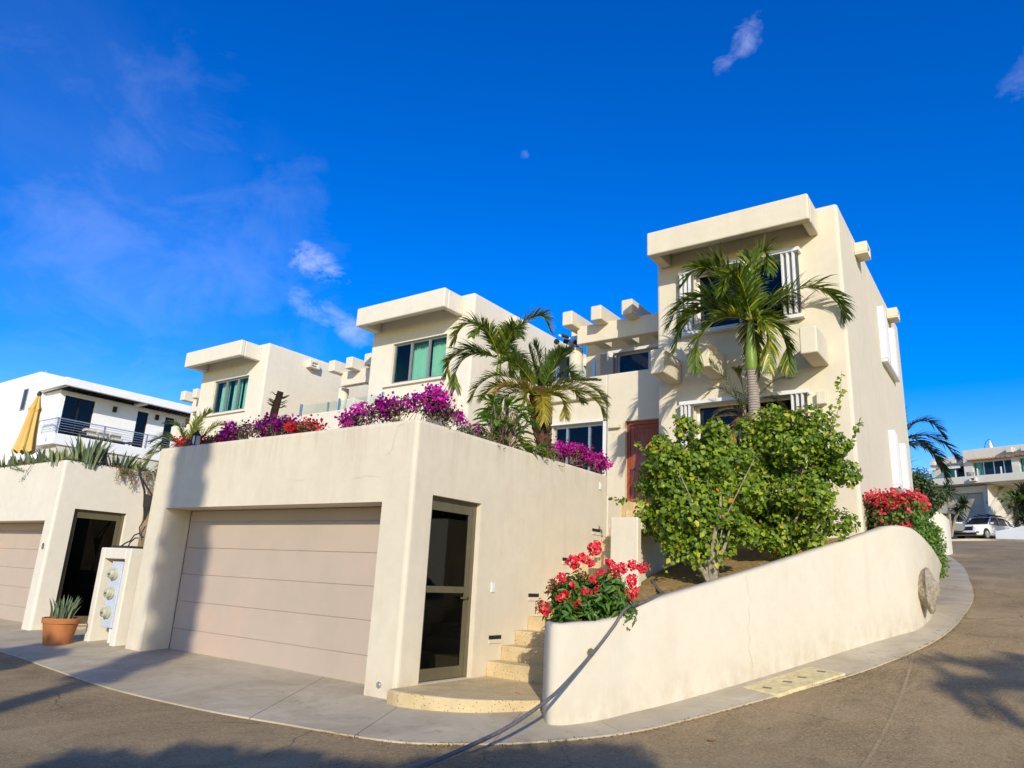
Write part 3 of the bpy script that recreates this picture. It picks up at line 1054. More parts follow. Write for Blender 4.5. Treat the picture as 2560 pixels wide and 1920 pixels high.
# ------------------------------------------------------------------ villas
def villa(dx, dz, wallm, label, main=False):
    T = thing('villa', label, 'house', (dx, 0, dz))
    TX0, TX1, TY0, TY1, TZ = -5.71, -2.12, 12.95, 20.5, 8.53
    if main:
        hy = [(-4.86, -3.13, 6.42, 7.68), (-4.92, -3.09, 3.62, 4.93)]
        hx = [(17.3, 18.4, 6.7, 7.75), (17.25, 18.4, 3.9, 4.9)]
    else:
        hy = [(-4.86, -2.95, 6.43, 7.55)]
        hx = []
    wall_block('tower_wall', TX0, TX1, TY0, TY1, 0.3, TZ, wallm, T, {'y': hy, 'x': hx}, 0.14, 0.06)
    # roof canopy: front beam, side beams and a raised soffit
    ex0, ex1, ey = -5.60, -2.47, 12.2
    e = MB()
    e.box(ex0, ex1, ey, ey + 0.16, 7.95, 8.46)
    e.box(ex0, ex0 + 0.22, ey + .16, TY0 - .004, 7.953, 8.457)
    e.box(ex1 - 0.16, ex1, ey + .16, TY0 - .004, 7.953, 8.457)
    e.box(ex0 + .22, ex1 - .16, ey + .16, TY0 - .004, 8.22, 8.45)
    e.build('roof_canopy', wallm, T, bevel=0.03)
    for bx in (-5.47, -4.59, -2.73):
        MB().box(bx, bx + .28, 12.06, TY0 - .003, 5.40, 5.88).build('protruding_beam', wallm, T, bevel=0.025)
    # wing with the terrace on top
    holes = [(-7.10, -6.0, 3.03, 5.08)]
    wall_block('wing_wall', -7.57, TX0 - .003, 14.3, 16.4, 0.8, 6.25, wallm, T, {'y': holes}, 0.16, 0.03)
    wall_block('window_wall', -10.72 + 2.13 - .55, -7.573, 14.42, 16.4, 0.8, 5.72, wallm, T, {'y': [(-9.10, -7.66, 3.6, 5.13)]}, 0.14, 0.0)
    MB().box(-9.14, -7.574, 14.303, 14.5, 5.723, 6.25).build('parapet', wallm, T, bevel=0.025)
    MB().box(-9.14, TX0 - .003, 16.4, 20, 0.8, 5.6).build('terrace_floor', wallm, T)
    # rear upper room
    wall_block('upper_room_wall', -9.4, TX0 - .005, 16.5, 20.3, 5.602, 7.95, wallm, T, {'y': [(-8.45, -6.6, 6.3, 7.52)]}, 0.14, 0.0)
    MB().box(-9.45, TX0 - .006, 15.75, 20.3, 7.953, 8.08).build('flat_roof', wallm, T)
    window_y(T, -8.45, -6.6, 16.56, 6.3, 7.52, SHUT if main else GREYFR, GLDARK, 2)
    MB().box(-8.43, TX0 - .008, 14.3, 14.52, 7.12, 7.58).build('pergola_beam', wallm, T, bevel=0.025)
    for rx in (-8.62, -7.83, -7.02):
        MB().box(rx, rx + .28, 13.9, 16.0, 7.51 if rx > -8.6 else 7.51, 7.87).build('rafter', wallm, T, bevel=0.025)
    MB().lathe([(0.17, 6.0), (0.17, 7.13)], (-8.62, 14.62, 0), 20).build('column', wallm, T, smooth=True)
    # glass balustrade
    for px in (-9.0, -7.97):
        MB().box(px - .025, px + .025, 14.36, 14.42, 6.2, 6.68).build('rail_post', STEEL, T)
    MB().box(-9.6, -6.5, 14.385, 14.393, 6.2, 6.66).build('glass_rail', GLCLEAR, T)
    # roof drain spouts on the right side wall
    for yy in (14.45, 18.5):
        sp = MB()
        sp.box(TX1 + .002, TX1 + .24, yy, yy + .42, 8.10, 8.14)
        sp.box(TX1 + .002, TX1 + .24, yy, yy + .09, 8.14, 8.36)
        sp.box(TX1 + .002, TX1 + .24, yy + .33, yy + .42, 8.14, 8.36)
        sp.box(TX1 + .002, TX1 + .24, yy + .09, yy + .33, 8.28, 8.36)
        sp.box(TX1 + .002, TX1 + .18, yy + .09, yy + .33, 8.20, 8.28)
        sp.build('drain_spout', wallm, T, bevel=0.012)
    if main:
        window_y(T, -4.86, -3.13, 13.03, 6.42, 7.68, SHUT, GLDARK, 2)
        window_y(T, -4.92, -3.09, 13.03, 3.62, 4.93, SHUT, GLDARK, 2)
        for z0, z1, a, b, c, d in ((6.42, 7.68, -5.13, -4.86, -3.13, -2.83), (3.62, 4.93, -5.15, -4.92, -3.09, -2.83)):
            accordion_y(T, a, b, 12.945, z0 + .02, z1 - .02, 6)
            accordion_y(T, c, d, 12.945, z0 + .02, z1 - .02, 6)
            MB().box(a - .03, d + .03, 12.76, 12.945, z1 - .02, z1 + .05).build('shutter_track', SHUT, T)
            MB().box(a - .03, d + .03, 12.80, 12.945, z0 - .07, z0).build('sill', SHUT, T)
        # side windows with folded shutters on the +x wall
        for z0, z1, ya in ((6.62, 7.85, 16.9), (3.82, 4.98, 16.85)):
            s = MB()
            n = 5
            for k in range(n):
                s.box(TX1 + .003, TX1 + (.13 if k % 2 == 0 else .09), ya + .085 * k, ya + .085 * k + .07, z0, z1 - .01 * k)
            s.build('shutter', SHUT, T)
            s = MB()
            for k in range(3):
                s.box(TX1 + .003, TX1 + (.12 if k % 2 == 0 else .08), ya + 1.62 + .085 * k, ya + 1.62 + .085 * k + .07, z0 + .01, z1)
            s.build('shutter', SHUT, T)
            MB().box(TX1 + .003, TX1 + .12, ya, ya + 1.9, z0 - .08, z0 - .01).build('shutter_track', SHUT, T)
            window_x(T, TX1 - .05, 17.3 if z0 > 5 else 17.25, 18.4, 6.7 if z0 > 5 else 3.9, 7.75 if z0 > 5 else 4.9, SHUT, GLDARK, 2)
        # wall light boxes
        MB().box(-2.68, -2.53, 12.83, 12.948, 4.70, 4.92).build('wall_light', wallm, T, bevel=0.008)
        MB().prism([(-7.45, 14.2), (-7.2, 14.2), (-7.2, 14.298), (-7.45, 14.298)], 4.93, 5.0).build('wall_light', wallm, T)
        # lower window and its white frame
        window_y(T, -9.10, -7.66, 14.50, 3.6, 5.13, ALU, GLDARK, 3, split=[-9.10, -8.74, -8.13, -7.66], curtains=[(-9.05, -8.85)])
        MB().box(-7.68, -7.60, 14.32, 14.50, 3.6, 5.17).build('shutter_rail', SHUT, T)
        MB().box(-9.14, -7.60, 14.32, 14.416, 5.14, 5.19).build('shutter_track', SHUT, T)
        # front door
        fr = MB()
        fr.box(-7.10, -7.03, 14.40, 14.50, 3.03, 5.08)
        fr.box(-6.07, -6.0, 14.40, 14.50, 3.03, 5.08)
        fr.box(-7.03, -6.07, 14.40, 14.50, 5.0, 5.08)
        fr.build('door_frame', WOOD, T)
        dr = MB()
        dr.box(-7.03, -6.07, 14.45, 14.47, 3.04, 5.0)
        for a, b, c, d in ((-7.03, -6.93, 3.04, 5.0), (-6.17, -6.07, 3.04, 5.0), (-6.93, -6.17, 4.9, 5.0), (-6.93, -6.17, 3.04, 3.2), (-6.93, -6.17, 3.85, 3.95)):
            dr.box(a, b, 14.43, 14.449, c, d)
        dr.box(-6.85, -6.25, 14.435, 14.449, 4.05, 4.8)
        dr.box(-6.85, -6.25, 14.435, 14.449, 3.28, 3.77)
        d_ = dr.build('front_door', WOOD, T, bevel=0.008, seg=2)
        hd = MB().lathe([(0.0, 0), (.03, .005), (.022, .03), (.03, .045), (.0, .06)], (-6.97, 14.37, 4.0), 12, 'y')
        hd.build('handle', BRONZE, d_, smooth=True)
        # shutters by the upper terrace window
        accordion_y(T, -8.85, -8.45, 16.49, 6.3, 7.52, 6)
        MB().box(-8.9, -5.75, 16.40, 16.49, 7.52, 7.60).build('shutter_track', SHUT, T)
        MB().box(-9.0, -8.9, 16.40, 16.49, 6.70, 6.9).build('meter_hood', SHUT, T)
        for ax in (-8.3, -7.4, -6.5):
            MB().tube([(ax - .55, 14.9, 7.70), (ax + .1, 15.9, 7.9)], 0.012, 5).build('awning_arm', SHUT, T)
        # low walls flanking the last steps
    else:
        xs0, xs1 = -4.86, -2.95
        w_ = window_y(T, xs0, xs1, 13.02, 6.43, 7.55, GREYFR, GLGREEN, 3,
                      curtains=[(-4.35, -3.80), (-3.65, -2.98)] if dx > -10 else [(-4.80, -4.30), (-4.12, -3.62), (-3.52, -2.98)])
        MB().box(xs0 - .2, xs1 + .1, 12.88, 12.948, 6.34, 6.40).build('sill', wallm, T)
        window_y(T, -9.10, -7.66, 14.50, 3.6, 5.13, GREYFR, GLDARK, 3)
        MB().box(-7.10, -6.0, 14.40, 14.46, 3.03, 5.08).build('front_door', WOOD, T)
    return T


V3 = villa(0, 0, CREAM, 'cream two storey villa on the right with a mahogany front door and white folding shutters', True)
V2 = villa(-8.53, -0.07, CREAM2, 'cream villa in the middle behind the palms with one green glass window under its canopy')
V1 = villa(-16.87, -0.12, CREAM2, 'smaller looking off-white villa between the white modern house and the middle villa')
for v in (V2, V1):
    v['group'] = 'row of villas with block canopies'
V3['group'] = 'row of villas with block canopies'


def garage(dx, dz, wallm, label, x0, x1, yb, first):
    T = thing('garage', label, 'garage', (0, 0, dz))
    y0, zt = 6.43, 3.40
    if first:
        hy, hx = [(-11.64, -6.575, 0.02, 2.36)], [(6.81, 7.83, 0.235, 2.48)]
    else:
        hy, hx = [(-21.4, -16.06, 0.02, 2.18)], [(6.80, 7.86, 0.2, 2.45)]
    wall_block('garage_wall', x0, x1, y0, yb, -0.6, zt, wallm, T, {'y': hy, 'x': hx}, 0.47, 0.05, depthx=0.12)
    h = hy[0]
    nP = 6
    gd = MB()
    hh = (h[3] + 0.05 - 0.02) / nP if False else (h[3] - 0.02) / 5.45
    z = 0.025
    k = 0
    while z < h[3] - .01:
        zz = min(z + hh, h[3] + .0)
        gd.box(h[0] + .006, h[1] - .006, y0 + .475, y0 + .52, z + .004, zz - .004)
        z = zz
        k += 1
    gd.box(h[0] + .006, h[1] - .006, y0 + .487, y0 + .51, 0.03, h[3] - .002)
    gd.build('garage_door', GDOOR, T, bevel=0.006, seg=2)
    a, b, c, d = hx[0]
    xf = x1 - .10
    f = MB()
    f.box(xf - .05, xf + .02, a, a + .055, c, d)
    f.box(xf - .05, xf + .02, b - .075, b, c, d)
    f.box(xf - .05, xf + .02, a + .055, b - .075, d - .05, d)
    df = f.build('door_frame', BRONZE, T)
    L = MB()
    q0, q1 = a + .06, b - .08
    L.box(xf - .035, xf + .012, q0, q0 + .05, c + .01, d - .055)
    L.box(xf - .035, xf + .012, q1 - .06, q1, c + .01, d - .055)
    L.box(xf - .035, xf + .012, q0 + .05, q1 - .06, d - .17, d - .055)
    L.box(xf - .035, xf + .012, q0 + .05, q1 - .06, c + .01, c + .15)
    if first:
        L.box(xf - .035, xf + .004, q0 + .05, q1 - .06, c + 1.05, c + 1.13)
    gdr = L.build('glass_door', BRONZE, T)
    MB().box(xf - .016, xf - .008, q0 + .05, q1 - .06, c + .15, c + 1.05 if first else d - .17).build('pane', GLBLACK if not first else GLDARK, gdr)
    if first:
        MB().box(xf - .016, xf - .008, q0 + .05, q1 - .06, c + 1.13, d - .17).build('pane', GLBLACK if not first else GLDARK, gdr)
    hb = MB().box(xf + .012, xf + .05, q1 - .045, q1 - .015, c + .98, c + 1.0).box(xf + .035, xf + .05, q1 - .17, q1 - .015, c + .98, c + 1.0).box(xf + .012, xf + .02, q1 - .055, q1 - .008, c + .92, c + 1.14)
    hb.build('handle', BRONZE, gdr)
    # interior, dark
    MB().box(x0 + .2, x1 - .25, y0 + .6, y0 + .62, 0.0, 3.0).build('inner_wall', DARKIN, T) if False else None
    return T


G3 = garage(0, 0, CREAMG, 'cream foreground garage block with a wide taupe sectional door and a glass side door', -12.15, -6.07, 11.54, True)
for (ys_, zs_) in ((8.30, .715), (9.22, 1.275), (10.16, 1.84), (11.12, 2.38)):
    s = MB()
    s.box(-6.068, -6.062, ys_ - .14, ys_ + .14, zs_ - .022, zs_ + .028)
    o = s.build('step_light', BLACK, G3)
    s = MB().box(-6.068, -6.056, ys_ - .14, ys_ + .14, zs_ - .075, zs_ - .024)
    s.build('light_ledge', CREAMG, o)
for (ys_, zs_) in ((8.18, 1.37), (11.24, 3.17)):
    o = MB().box(-6.068, -6.052, ys_ - .04, ys_ + .04, zs_ - .065, zs_ + .065).build('intercom', PLATE, G3, bevel=0.004)
    MB().box(-6.052, -6.044, ys_ - .013, ys_ + .013, zs_ - .015, zs_ + .02).build('button', SHUT, o)
# small overflow pipe at the right pillar
MB().lathe([(0.035, 0), (0.035, .02), (.022, .021), (.02, -.01)], (-6.33, 6.41, 0.235), 14, 'y').build('drain_pipe', ALU, G3)

def wall_crack(pts, w, parent):
    mb = MB()
    fine = []
    for a, b in zip(pts, pts[1:]):
        for k in range(6):
            t = k / 6
            fine.append((a[0] + (b[0] - a[0]) * t + random.gauss(0, .006), a[1] + (b[1] - a[1]) * t + random.gauss(0, .006)))
    for a, b in zip(fine, fine[1:]):
        dx, dz = b[0] - a[0], b[1] - a[1]
        L = math.hypot(dx, dz) or 1
        nx, nz = -dz / L * w * random.uniform(.4, 1.2), dx / L * w * random.uniform(.4, 1.2)
        mb.add([(a[0] - nx, 6.427, a[1] - nz), (a[0] + nx, 6.427, a[1] + nz), (b[0] + nx, 6.427, b[1] + nz), (b[0] - nx, 6.427, b[1] - nz)], [(0, 1, 2, 3)])
    return mb.build('crack', CRACK, parent)


wall_crack([(-6.30, 3.36), (-6.42, 3.31), (-6.45, 3.18), (-6.48, 3.05), (-6.53, 2.97), (-6.62, 2.95)], .0022, G3)
wall_crack([(-6.62, 2.68), (-6.8, 2.70), (-7.0, 2.69), (-7.2, 2.675)], .0014, G3)
wall_crack([(-8.10, 2.70), (-8.3, 2.69), (-8.38, 2.71)], .0012, G3)
wall_crack([(-7.16, 2.70), (-7.17, 2.52), (-7.16, 2.40)], .001, G3)

G2 = garage(0, 0, CREAM2, 'cream garage of the neighbouring villa at the left edge with number 8 on its pillar', -22.2, -15.72, 11.5, False)


def text(name, body, loc, size, rot, mat, parent, ext=0.004):
    cu_ = bpy.data.curves.new(name, 'FONT')
    cu_.body = body
    cu_.size = size
    cu_.extrude = ext
    cu_.align_x = 'CENTER'
    o = bpy.data.objects.new(name, cu_)
    dg = bpy.context.evaluated_depsgraph_get()
    link(o)
    dg.update()
    me = bpy.data.meshes.new_from_object(o.evaluated_get(bpy.context.evaluated_depsgraph_get()))
    bpy.data.objects.remove(o)
    m_ = bpy.data.objects.new(name, me)
    me.materials.clear()
    me.materials.append(mat)
    link(m_, parent)
    m_.location = loc
    m_.rotation_euler = rot
    return m_


MB().box(-15.715, -15.2, 6.62, 7.95, -.1, .19).build('step', TERRZ, G2, bevel=.02)
text('house_number', '8', (-15.88, 6.42, 1.62), 0.17, (R_(90), 0, 0), NUMB, G2)

# ------------------------------------------------------------------ stairs, low walls
ST = thing('staircase', 'speckled terrazzo staircase climbing between the garage and the curved planter wall', 'staircase', (-5.4, 7.5, 0))
def pc(o, parent):           # keep world placement under an offset parent
    o.parent = parent
    o.matrix_parent_inverse = Matrix.Translation(-Vector(parent.location))
    return o
pl = [(-6.06, 6.28), (-5.8, 6.24), (-5.4, 6.33), (-5.04, 6.50), (-4.72, 6.80), (-4.5, 7.08), (-4.5, 8.2), (-6.06, 8.2)]
pls = spline([(a, b, 0) for a, b in pl[:6]], 18)
pc(MB().prism([(p[0], p[1]) for p in pls] + pl[6:], -0.3, 0.235).build('landing', TERRZ, bevel=0.02), ST)
for k in range(15):
    z1 = 0.235 + .1865 * (k + 1)
    y0 = 8.14 + .316 * k
    y1 = y0 + .35 if k < 14 else 14.3
    pc(MB().box(-6.068, -4.66, y0, y1, z1 - .6, z1).build('step', TERRZ, bevel=0.012, seg=2), ST)
pc(MB().box(-9.6, -6.07, 12.1, 14.3, 2.4, 3.03).build('upper_landing', TERRZ), ST)

def wallthing(name, label, mb, mat, bevel=0.03, cat='wall'):
    return tag(mb.build(name, mat, bevel=bevel), label, cat)


wallthing('stair_parapet', 'low cream parapet beside the last steps below the mahogany door', MB().box(-6.22, -6.072, 11.545, 12.6, 2.0, 3.04), CREAM)
# pier with a recessed flank, right of the stairs
pr = MB()
pr.box(-4.70, -4.28, 9.02, 9.14, 0.8, 2.40)
pr.box(-4.70, -4.28, 9.14, 12.9, 2.24, 2.40)
pr.box(-4.70, -4.44, 9.14, 12.9, 0.8, 2.24)
wallthing('stair_wall', 'cream stair side wall with a shadowed recess under its thick top, behind the red flowers', pr, CREAM, 0.02)

# curved planter wall (0.2 m thick) with sloping top
WB = [(-4.72, 9.0, 1.13), (-4.72, 8.0, 1.10), (-4.69, 7.45, 1.07), (-4.54, 7.16, 1.06), (-4.36, 6.90, 1.06), (-4.24, 6.74, 1.06), (-4.14, 6.67, 1.07), (-4.03, 6.72, 1.07), (-3.92, 6.90, 1.09), (-3.80, 7.15, 1.11),
      (-3.66, 7.50, 1.19), (-3.52, 7.80, 1.33), (-3.10, 8.72, 1.58), (-2.47, 10.10, 1.97), (-1.74, 11.75, 2.44), (-1.60, 12.08, 2.535), (-1.47, 12.35, 2.56), (-1.33, 12.64, 2.52), (-1.21, 12.93, 2.36), (-1.14, 13.3, 2.19), (-1.15, 13.9, 2.1), (-1.22, 15.0, 2.1)]
P = spline([(a, b, c) for a, b, c in WB], 150)
T2 = unit(np.gradient(P[:, :2], axis=0))
N2 = np.stack([-T2[:, 1], T2[:, 0]], 1)          # towards the soil
th = 0.2
cw = MB()
vs, fs = [], []
for p, nn in zip(P, N2):
    o_ = p[:2]
    i_ = p[:2] + nn * th
    # rounded shoulder
    zb = gh(o_[1]) - .4
    bt = .34 * min(1, max(0, (p[1] - 12.35) / .9)) if p[0] > -3 else 0      # the end of the wall leans outwards
    prof = [(bt, zb), (0, p[2] - .03), (.03, p[2]), (th - .03, p[2]), (th, p[2] - .03), (th, zb)]
    for q, z in prof:
        vs.append((p[0] + nn[0] * q, p[1] + nn[1] * q, z))
m_ = 6
for k in range(len(P) - 1):
    for e in range(m_ - 1):
        fs.append((k * m_ + e, (k + 1) * m_ + e, (k + 1) * m_ + e + 1, k * m_ + e + 1))
fs += [tuple(range(m_)), tuple((len(P) - 1) * m_ + m_ - 1 - e for e in range(m_))]
cw.add(vs, fs)
CW = thing('planter_wall', 'long curved cream planter wall rising along the sidewalk with a rounded left end', 'wall', (0, 0, 0))
cwo = cw.build('wall', CREAMW, CW, smooth=True, angle=50)
# weep hole: dark pipe mouth set in the wall
hx_, hy_ = -3.80 + .02, 7.12
hdir = Vector((N2[60][0], N2[60][1], 0))
idx = int(np.argmin(np.abs(P[:, 1] - 7.02) + (P[:, 0] < -4.2) * 9))
hc = Vector((P[idx][0], P[idx][1], 0.79))
hn = Vector((N2[idx][0], N2[idx][1], 0))
hole = MB()
sd = Vector((-hn.y, hn.x, 0))
ring, ring2, ringi = [], [], []
for k in range(20):
    a = 2 * math.pi * k / 20
    ring.append(hc - hn * .008 + sd * math.cos(a) * .052 + Vector((0, 0, math.sin(a) * .052)))
    ringi.append(hc - hn * .008 + sd * math.cos(a) * .045 + Vector((0, 0, math.sin(a) * .045)))
hole.add(ring + ringi, [(k, (k + 1) % 20, 20 + (k + 1) % 20, 20 + k) for k in range(20)])
hole.build('weep_hole_rim', CREAMW, CW)
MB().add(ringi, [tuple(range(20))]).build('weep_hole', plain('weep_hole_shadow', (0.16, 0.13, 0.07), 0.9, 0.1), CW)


def crack(pts, w, mat, parent, nrm, name='crack'):
    mb = MB()
    pts = [Vector(p) for p in pts]
    fine = []
    for a, b in zip(pts, pts[1:]):
        for k in range(5):
            q = a.lerp(b, k / 5)
            fine.append(q + Vector((random.gauss(0, .006), random.gauss(0, .006), random.gauss(0, .006))) * 1.0)
    fine.append(pts[-1])
    n = Vector(nrm).normalized()
    fine = [q - n * (q - pts[0]).dot(n) + n * (p0 - pts[0]).dot(n) for q, p0 in zip(fine, [pts[0]] * 0 or [f for f in fine])]
    for a, b in zip(fine, fine[1:]):
        d = (b - a)
        s = d.cross(n).normalized() * w / 2 * random.uniform(.5, 1.3)
        mb.add([a - s, a + s, b + s, b - s], [(0, 1, 2, 3)])
    return mb.build(name, mat, parent)


def on_wall(y, z, off=0.004):
    i = int(np.argmin(np.abs(P[52:, 1] - y))) + 52
    return Vector((P[i][0] - N2[i][0] * off, P[i][1] - N2[i][1] * off, z))


cr = MB()
cz = [(9.17, 1.68), (9.20, 1.60), (9.22, 1.45), (9.26, 1.38), (9.20, 1.30), (9.22, 1.15), (9.17, 1.05), (9.21, .95), (9.18, .82), (9.22, .70), (9.25, .60)]
def wall_pt(y, z, off=.003):
    j = int(np.searchsorted(P[52:, 1], y)) + 52
    a, b = P[j - 1], P[j]
    t = (y - a[1]) / (b[1] - a[1])
    q = a + (b - a) * t
    return Vector((q[0] - N2[j][0] * off, q[1] - N2[j][1] * off, z))
pp = [wall_pt(y + random.gauss(0, .004), z) for y, z in cz]
for a, b in zip(pp, pp[1:]):
    w = .0016
    cr.add([a + Vector((0, -w, 0)), a + Vector((0, w, 0)), b + Vector((0, w, 0)), b + Vector((0, -w, 0))], [(0, 1, 2, 3)])
cr.build('crack', CRACK, CW)

# granite boulder bedded in the end of the wall
def boulder(name, label, c, r, seed):
    g = np.random.default_rng(seed)
    mb = MB()
    nu, nv = 20, 12
    vs, fs = [], []
    ph = g.uniform(0, 6, 6)
    for j in range(nv + 1):
        t = math.pi * j / nv
        for i in range(nu):
            a = 2 * math.pi * i / nu
            d = np.array([math.sin(t) * math.cos(a), math.sin(t) * math.sin(a), math.cos(t)])
            k = 1 + .10 * math.sin(3 * d[0] * 2 + ph[0]) + .10 * math.sin(4 * d[1] + ph[1]) + .07 * math.sin(5 * d[2] + 3 * d[0] + ph[2]) + g.normal(0, .015)
            vs.append(tuple(np.array(c) + d * k * np.array(r)))
    for j in range(nv):
        for i in range(nu):
            i2 = (i + 1) % nu
            fs.append((j * nu + i, (j + 1) * nu + i, (j + 1) * nu + i2, j * nu + i2))
    mb.add(vs, fs)
    return tag(mb.build(name, ROCK, smooth=True, angle=25), label, 'rock')


boulder('boulder', 'rough brown granite boulder bedded in the right end of the curved wall', (-1.27, 12.74, 1.64), (0.14, 0.20, 0.29), 3)

# soil inside the planter
so = MB()
left = [(-4.5, 7.0), (-4.5, 7.6), (-4.5, 8.3), (-4.36, 9.05), (-4.42, 9.6), (-4.42, 10.4), (-4.42, 11.2), (-4.42, 12.0), (-4.42, 12.96)]
rightp = []
for (lx, ly) in left:
    j = int(np.argmin(np.abs(P[55:, 1] - max(ly, 7.1)))) + 55
    rightp.append((P[j][0] + N2[j][0] * .17, P[j][1] + N2[j][1] * .17))
def soilz(y):
    return 1.08 + .228 * (y - 7.2)
ng = 14
vs, fs = [], []
for (a, b), (c, d) in zip(left, rightp):
    for k in range(ng + 1):
        t = k / ng
        x, y = a + (c - a) * t, b + (d - b) * t
        vs.append((x, y, soilz(y) - 0.05 * 0 + .03 * math.sin(x * 5 + y * 3) + random.gauss(0, .012) - (.05 if k in (0, ng) else 0)))
for r_ in range(len(left) - 1):
    for k in range(ng):
        fs.append((r_ * (ng + 1) + k, r_ * (ng + 1) + k + 1, (r_ + 1) * (ng + 1) + k + 1, (r_ + 1) * (ng + 1) + k))
so.add(vs, fs)
so.add([(-2.6, 12.9, 2.33), (-1.55, 12.5, 2.33), (-1.35, 13.3, 2.0), (-1.35, 14.9, 2.0), (-1.7, 24, 2.6), (-2.2, 24, 2.6)], [(0, 1, 2, 3, 4, 5)])
tag(so.build('soil', SOIL, smooth=True), kind='structure')
# garden soil on the garage roofs
gs = MB()
gs.box(-12.0, -6.2, 6.55, 11.45, 3.26, 3.30)
gs.box(-22.0, -15.85, 6.55, 11.4, 3.24, 3.28)
tag(gs.build('roof_garden_soil', SOIL), kind='structure')
tg = MB().box(-40, -9.2, 11.6, 14.25, 2.3, 3.05)
tg.box(-15.7, -12.16, 8.2, 11.6, -.5, 3.05)
tag(tg.build('terrace_ground', EARTH), kind='structure')

# ------------------------------------------------------------------ meter cabinet and what stands by it
MC = thing('meter_cabinet', 'cream masonry meter cabinet between the two garages holding three electric meters', 'meter cabinet', (-13.0, 6.6, 0))
mc = MB()
x0, x1, y0, y1 = -13.53, -12.49, 6.43, 7.3
mc.box(x0, x0 + .16, y0, y1, -.2, 1.69)
mc.box(x1 - .16, x1, y0, y1, -.2, 1.69)
mc.box(x0 + .16, x1 - .16, y0, y1, 1.50, 1.69)
mc.box(x0 + .16, x1 - .16, y0 + .42, y1, -.2, 1.50)
pc(mc.build('cabinet', CREAM2, bevel=0.02), MC)
mbx = MB().box(-13.22, -12.86, 6.52, 6.72, 0.36, 1.46)
mo = pc(mbx.build('meter_box', METERB, bevel=0.01), MC)
for z in (1.25, .93, .61):
    m1 = MB().lathe([(.100, 0), (.100, -.03), (.082, -.035), (.079, -.10), (.07, -.112), (0.001, -.115)], (-13.04, 6.52, z), 20, 'y').build('meter', BAKEL, None, smooth=True)
    m1.parent = mo
    q = MB().box(-13.075, -13.005, 6.400, 6.406, z - .025, z + .01).box(-13.065, -13.02, 6.400, 6.406, z - .052, z - .042)
    q = q.build('meter_dial', NUMB, None)
    q.parent = m1
pc(MB().tube([(-12.78, 6.62, 1.42), (-12.78, 6.62, 0.0)], .04, 12).build('conduit', PVC, smooth=True), MC)
pc(MB().tube([(-12.98, 6.60, .38), (-12.98, 6.60, 0.02)], .04, 12).build('conduit', PVC, smooth=True), MC)
pc(MB().box(-12.85, -12.68, 6.53, 6.70, 1.28, 1.46).build('junction_box', ALU, bevel=.01), MC)

# terracotta pot with snake plant
pot = MB().lathe([(.18, 0), (.20, .02), (.255, .34), (.262, .36), (.262, .38), (.285, .385), (.29, .46), (.285, .47), (.262, .465), (.255, .40), (0.001, .40)], (0, 0, 0), 32)
PO = tag(pot.build('plant_pot', TERRA, smooth=True, angle=30), 'orange terracotta pot standing on the sidewalk left of the meter cabinet', 'plant pot')
PO.location = (-13.47, 5.98, 0.03)


def sansevieria(c, h, n, label, r=0.16, mat=None, grp=None, hue=0.0, tilt=0.25, wid=0.06):
    mb = MB()
    for k in range(n):
        a = random.uniform(0, 6.28)
        rr = r * math.sqrt(random.random())
        bx, by = c[0] + rr * math.cos(a), c[1] + rr * math.sin(a)
        hh = h * random.uniform(.55, 1.05)
        lean = random.uniform(.1, 1) * tilt
        dx_, dy_ = lean * math.cos(a), lean * math.sin(a)
        fa = random.uniform(0, 3.14)
        sx, sy_ = math.cos(fa), math.sin(fa)
        w = wid * random.uniform(.7, 1.2)
        vs = []
        seg = 5
        for i in range(seg + 1):
            t = i / seg
            ww = w * (.55 + .9 * t - 1.45 * t * t * t) if t < 1 else 0.002
            ww = max(ww, .002)
            cx, cy_ = bx + dx_ * hh * t * t, by + dy_ * hh * t * t
            tw = fa + t * .6
            sx, sy_ = math.cos(tw), math.sin(tw)
            cz_ = c[2] + hh * t * (1 - .1 * lean)
            nx_, ny_ = -sy_, sx
            vs += [(cx - sx * ww / 2, cy_ - sy_ * ww / 2, cz_), (cx + nx_ * ww * .18, cy_ + ny_ * ww * .18, cz_), (cx + sx * ww / 2, cy_ + sy_ * ww / 2, cz_)]
        fs = []
        for i in range(seg):
            fs += [(3 * i, 3 * i + 1, 3 * i + 4, 3 * i + 3), (3 * i + 1, 3 * i + 2, 3 * i + 5, 3 * i + 4)]
        mb.add(vs, fs, min(1, max(0, random.gauss(.45 + hue, .22))))
    o = mb.build('snake_plant', mat or L_SANS, None, smooth=True, angle=180)
    return tag(o, label, 'plant', grp)


sansevieria((-13.47, 5.98, .44), .42, 44, 'spiky grey-green snake plant growing in the terracotta pot', .17, tilt=.4, wid=.05)

# iron sculpture-like basket hanging by the gap, curly wires
ir = thing('wrought_iron_basket', 'dark wrought iron hanging basket with curling stems in the gap beside the big garage', 'wall ornament', (-13.0, 6.9, 2.5))
b1 = MB()
cone = [(-13.62, 6.9, 3.19), (-13.02, 6.9, 2.80), (-13.22, 6.9, 2.25)]
g_ = []
for k in range(9):
    t = k / 8
    a = Vector((-13.28, 6.9, 2.75)).lerp(Vector((-12.85, 6.9, 2.62)), t)
    b_ = Vector((-13.10, 6.9, 2.22))
    bow = Vector((0, -.12 * math.sin(math.pi * t), 0))
    g_.append((a + bow, a.lerp(b_, .5) + bow * .8, b_))
for u, v in zip(g_, g_[1:]):
    for i in range(2):
        b1.add([u[i], v[i], v[i + 1], u[i + 1]], [(0, 1, 2, 3)])
pc(b1.build('basket', IRON), ir)
w_ = MB()
w_.tube([(-13.65, 6.88, 3.22), (-13.5, 6.88, 3.0), (-13.28, 6.88, 2.75), (-13.1, 6.88, 2.22)], .022, 6)
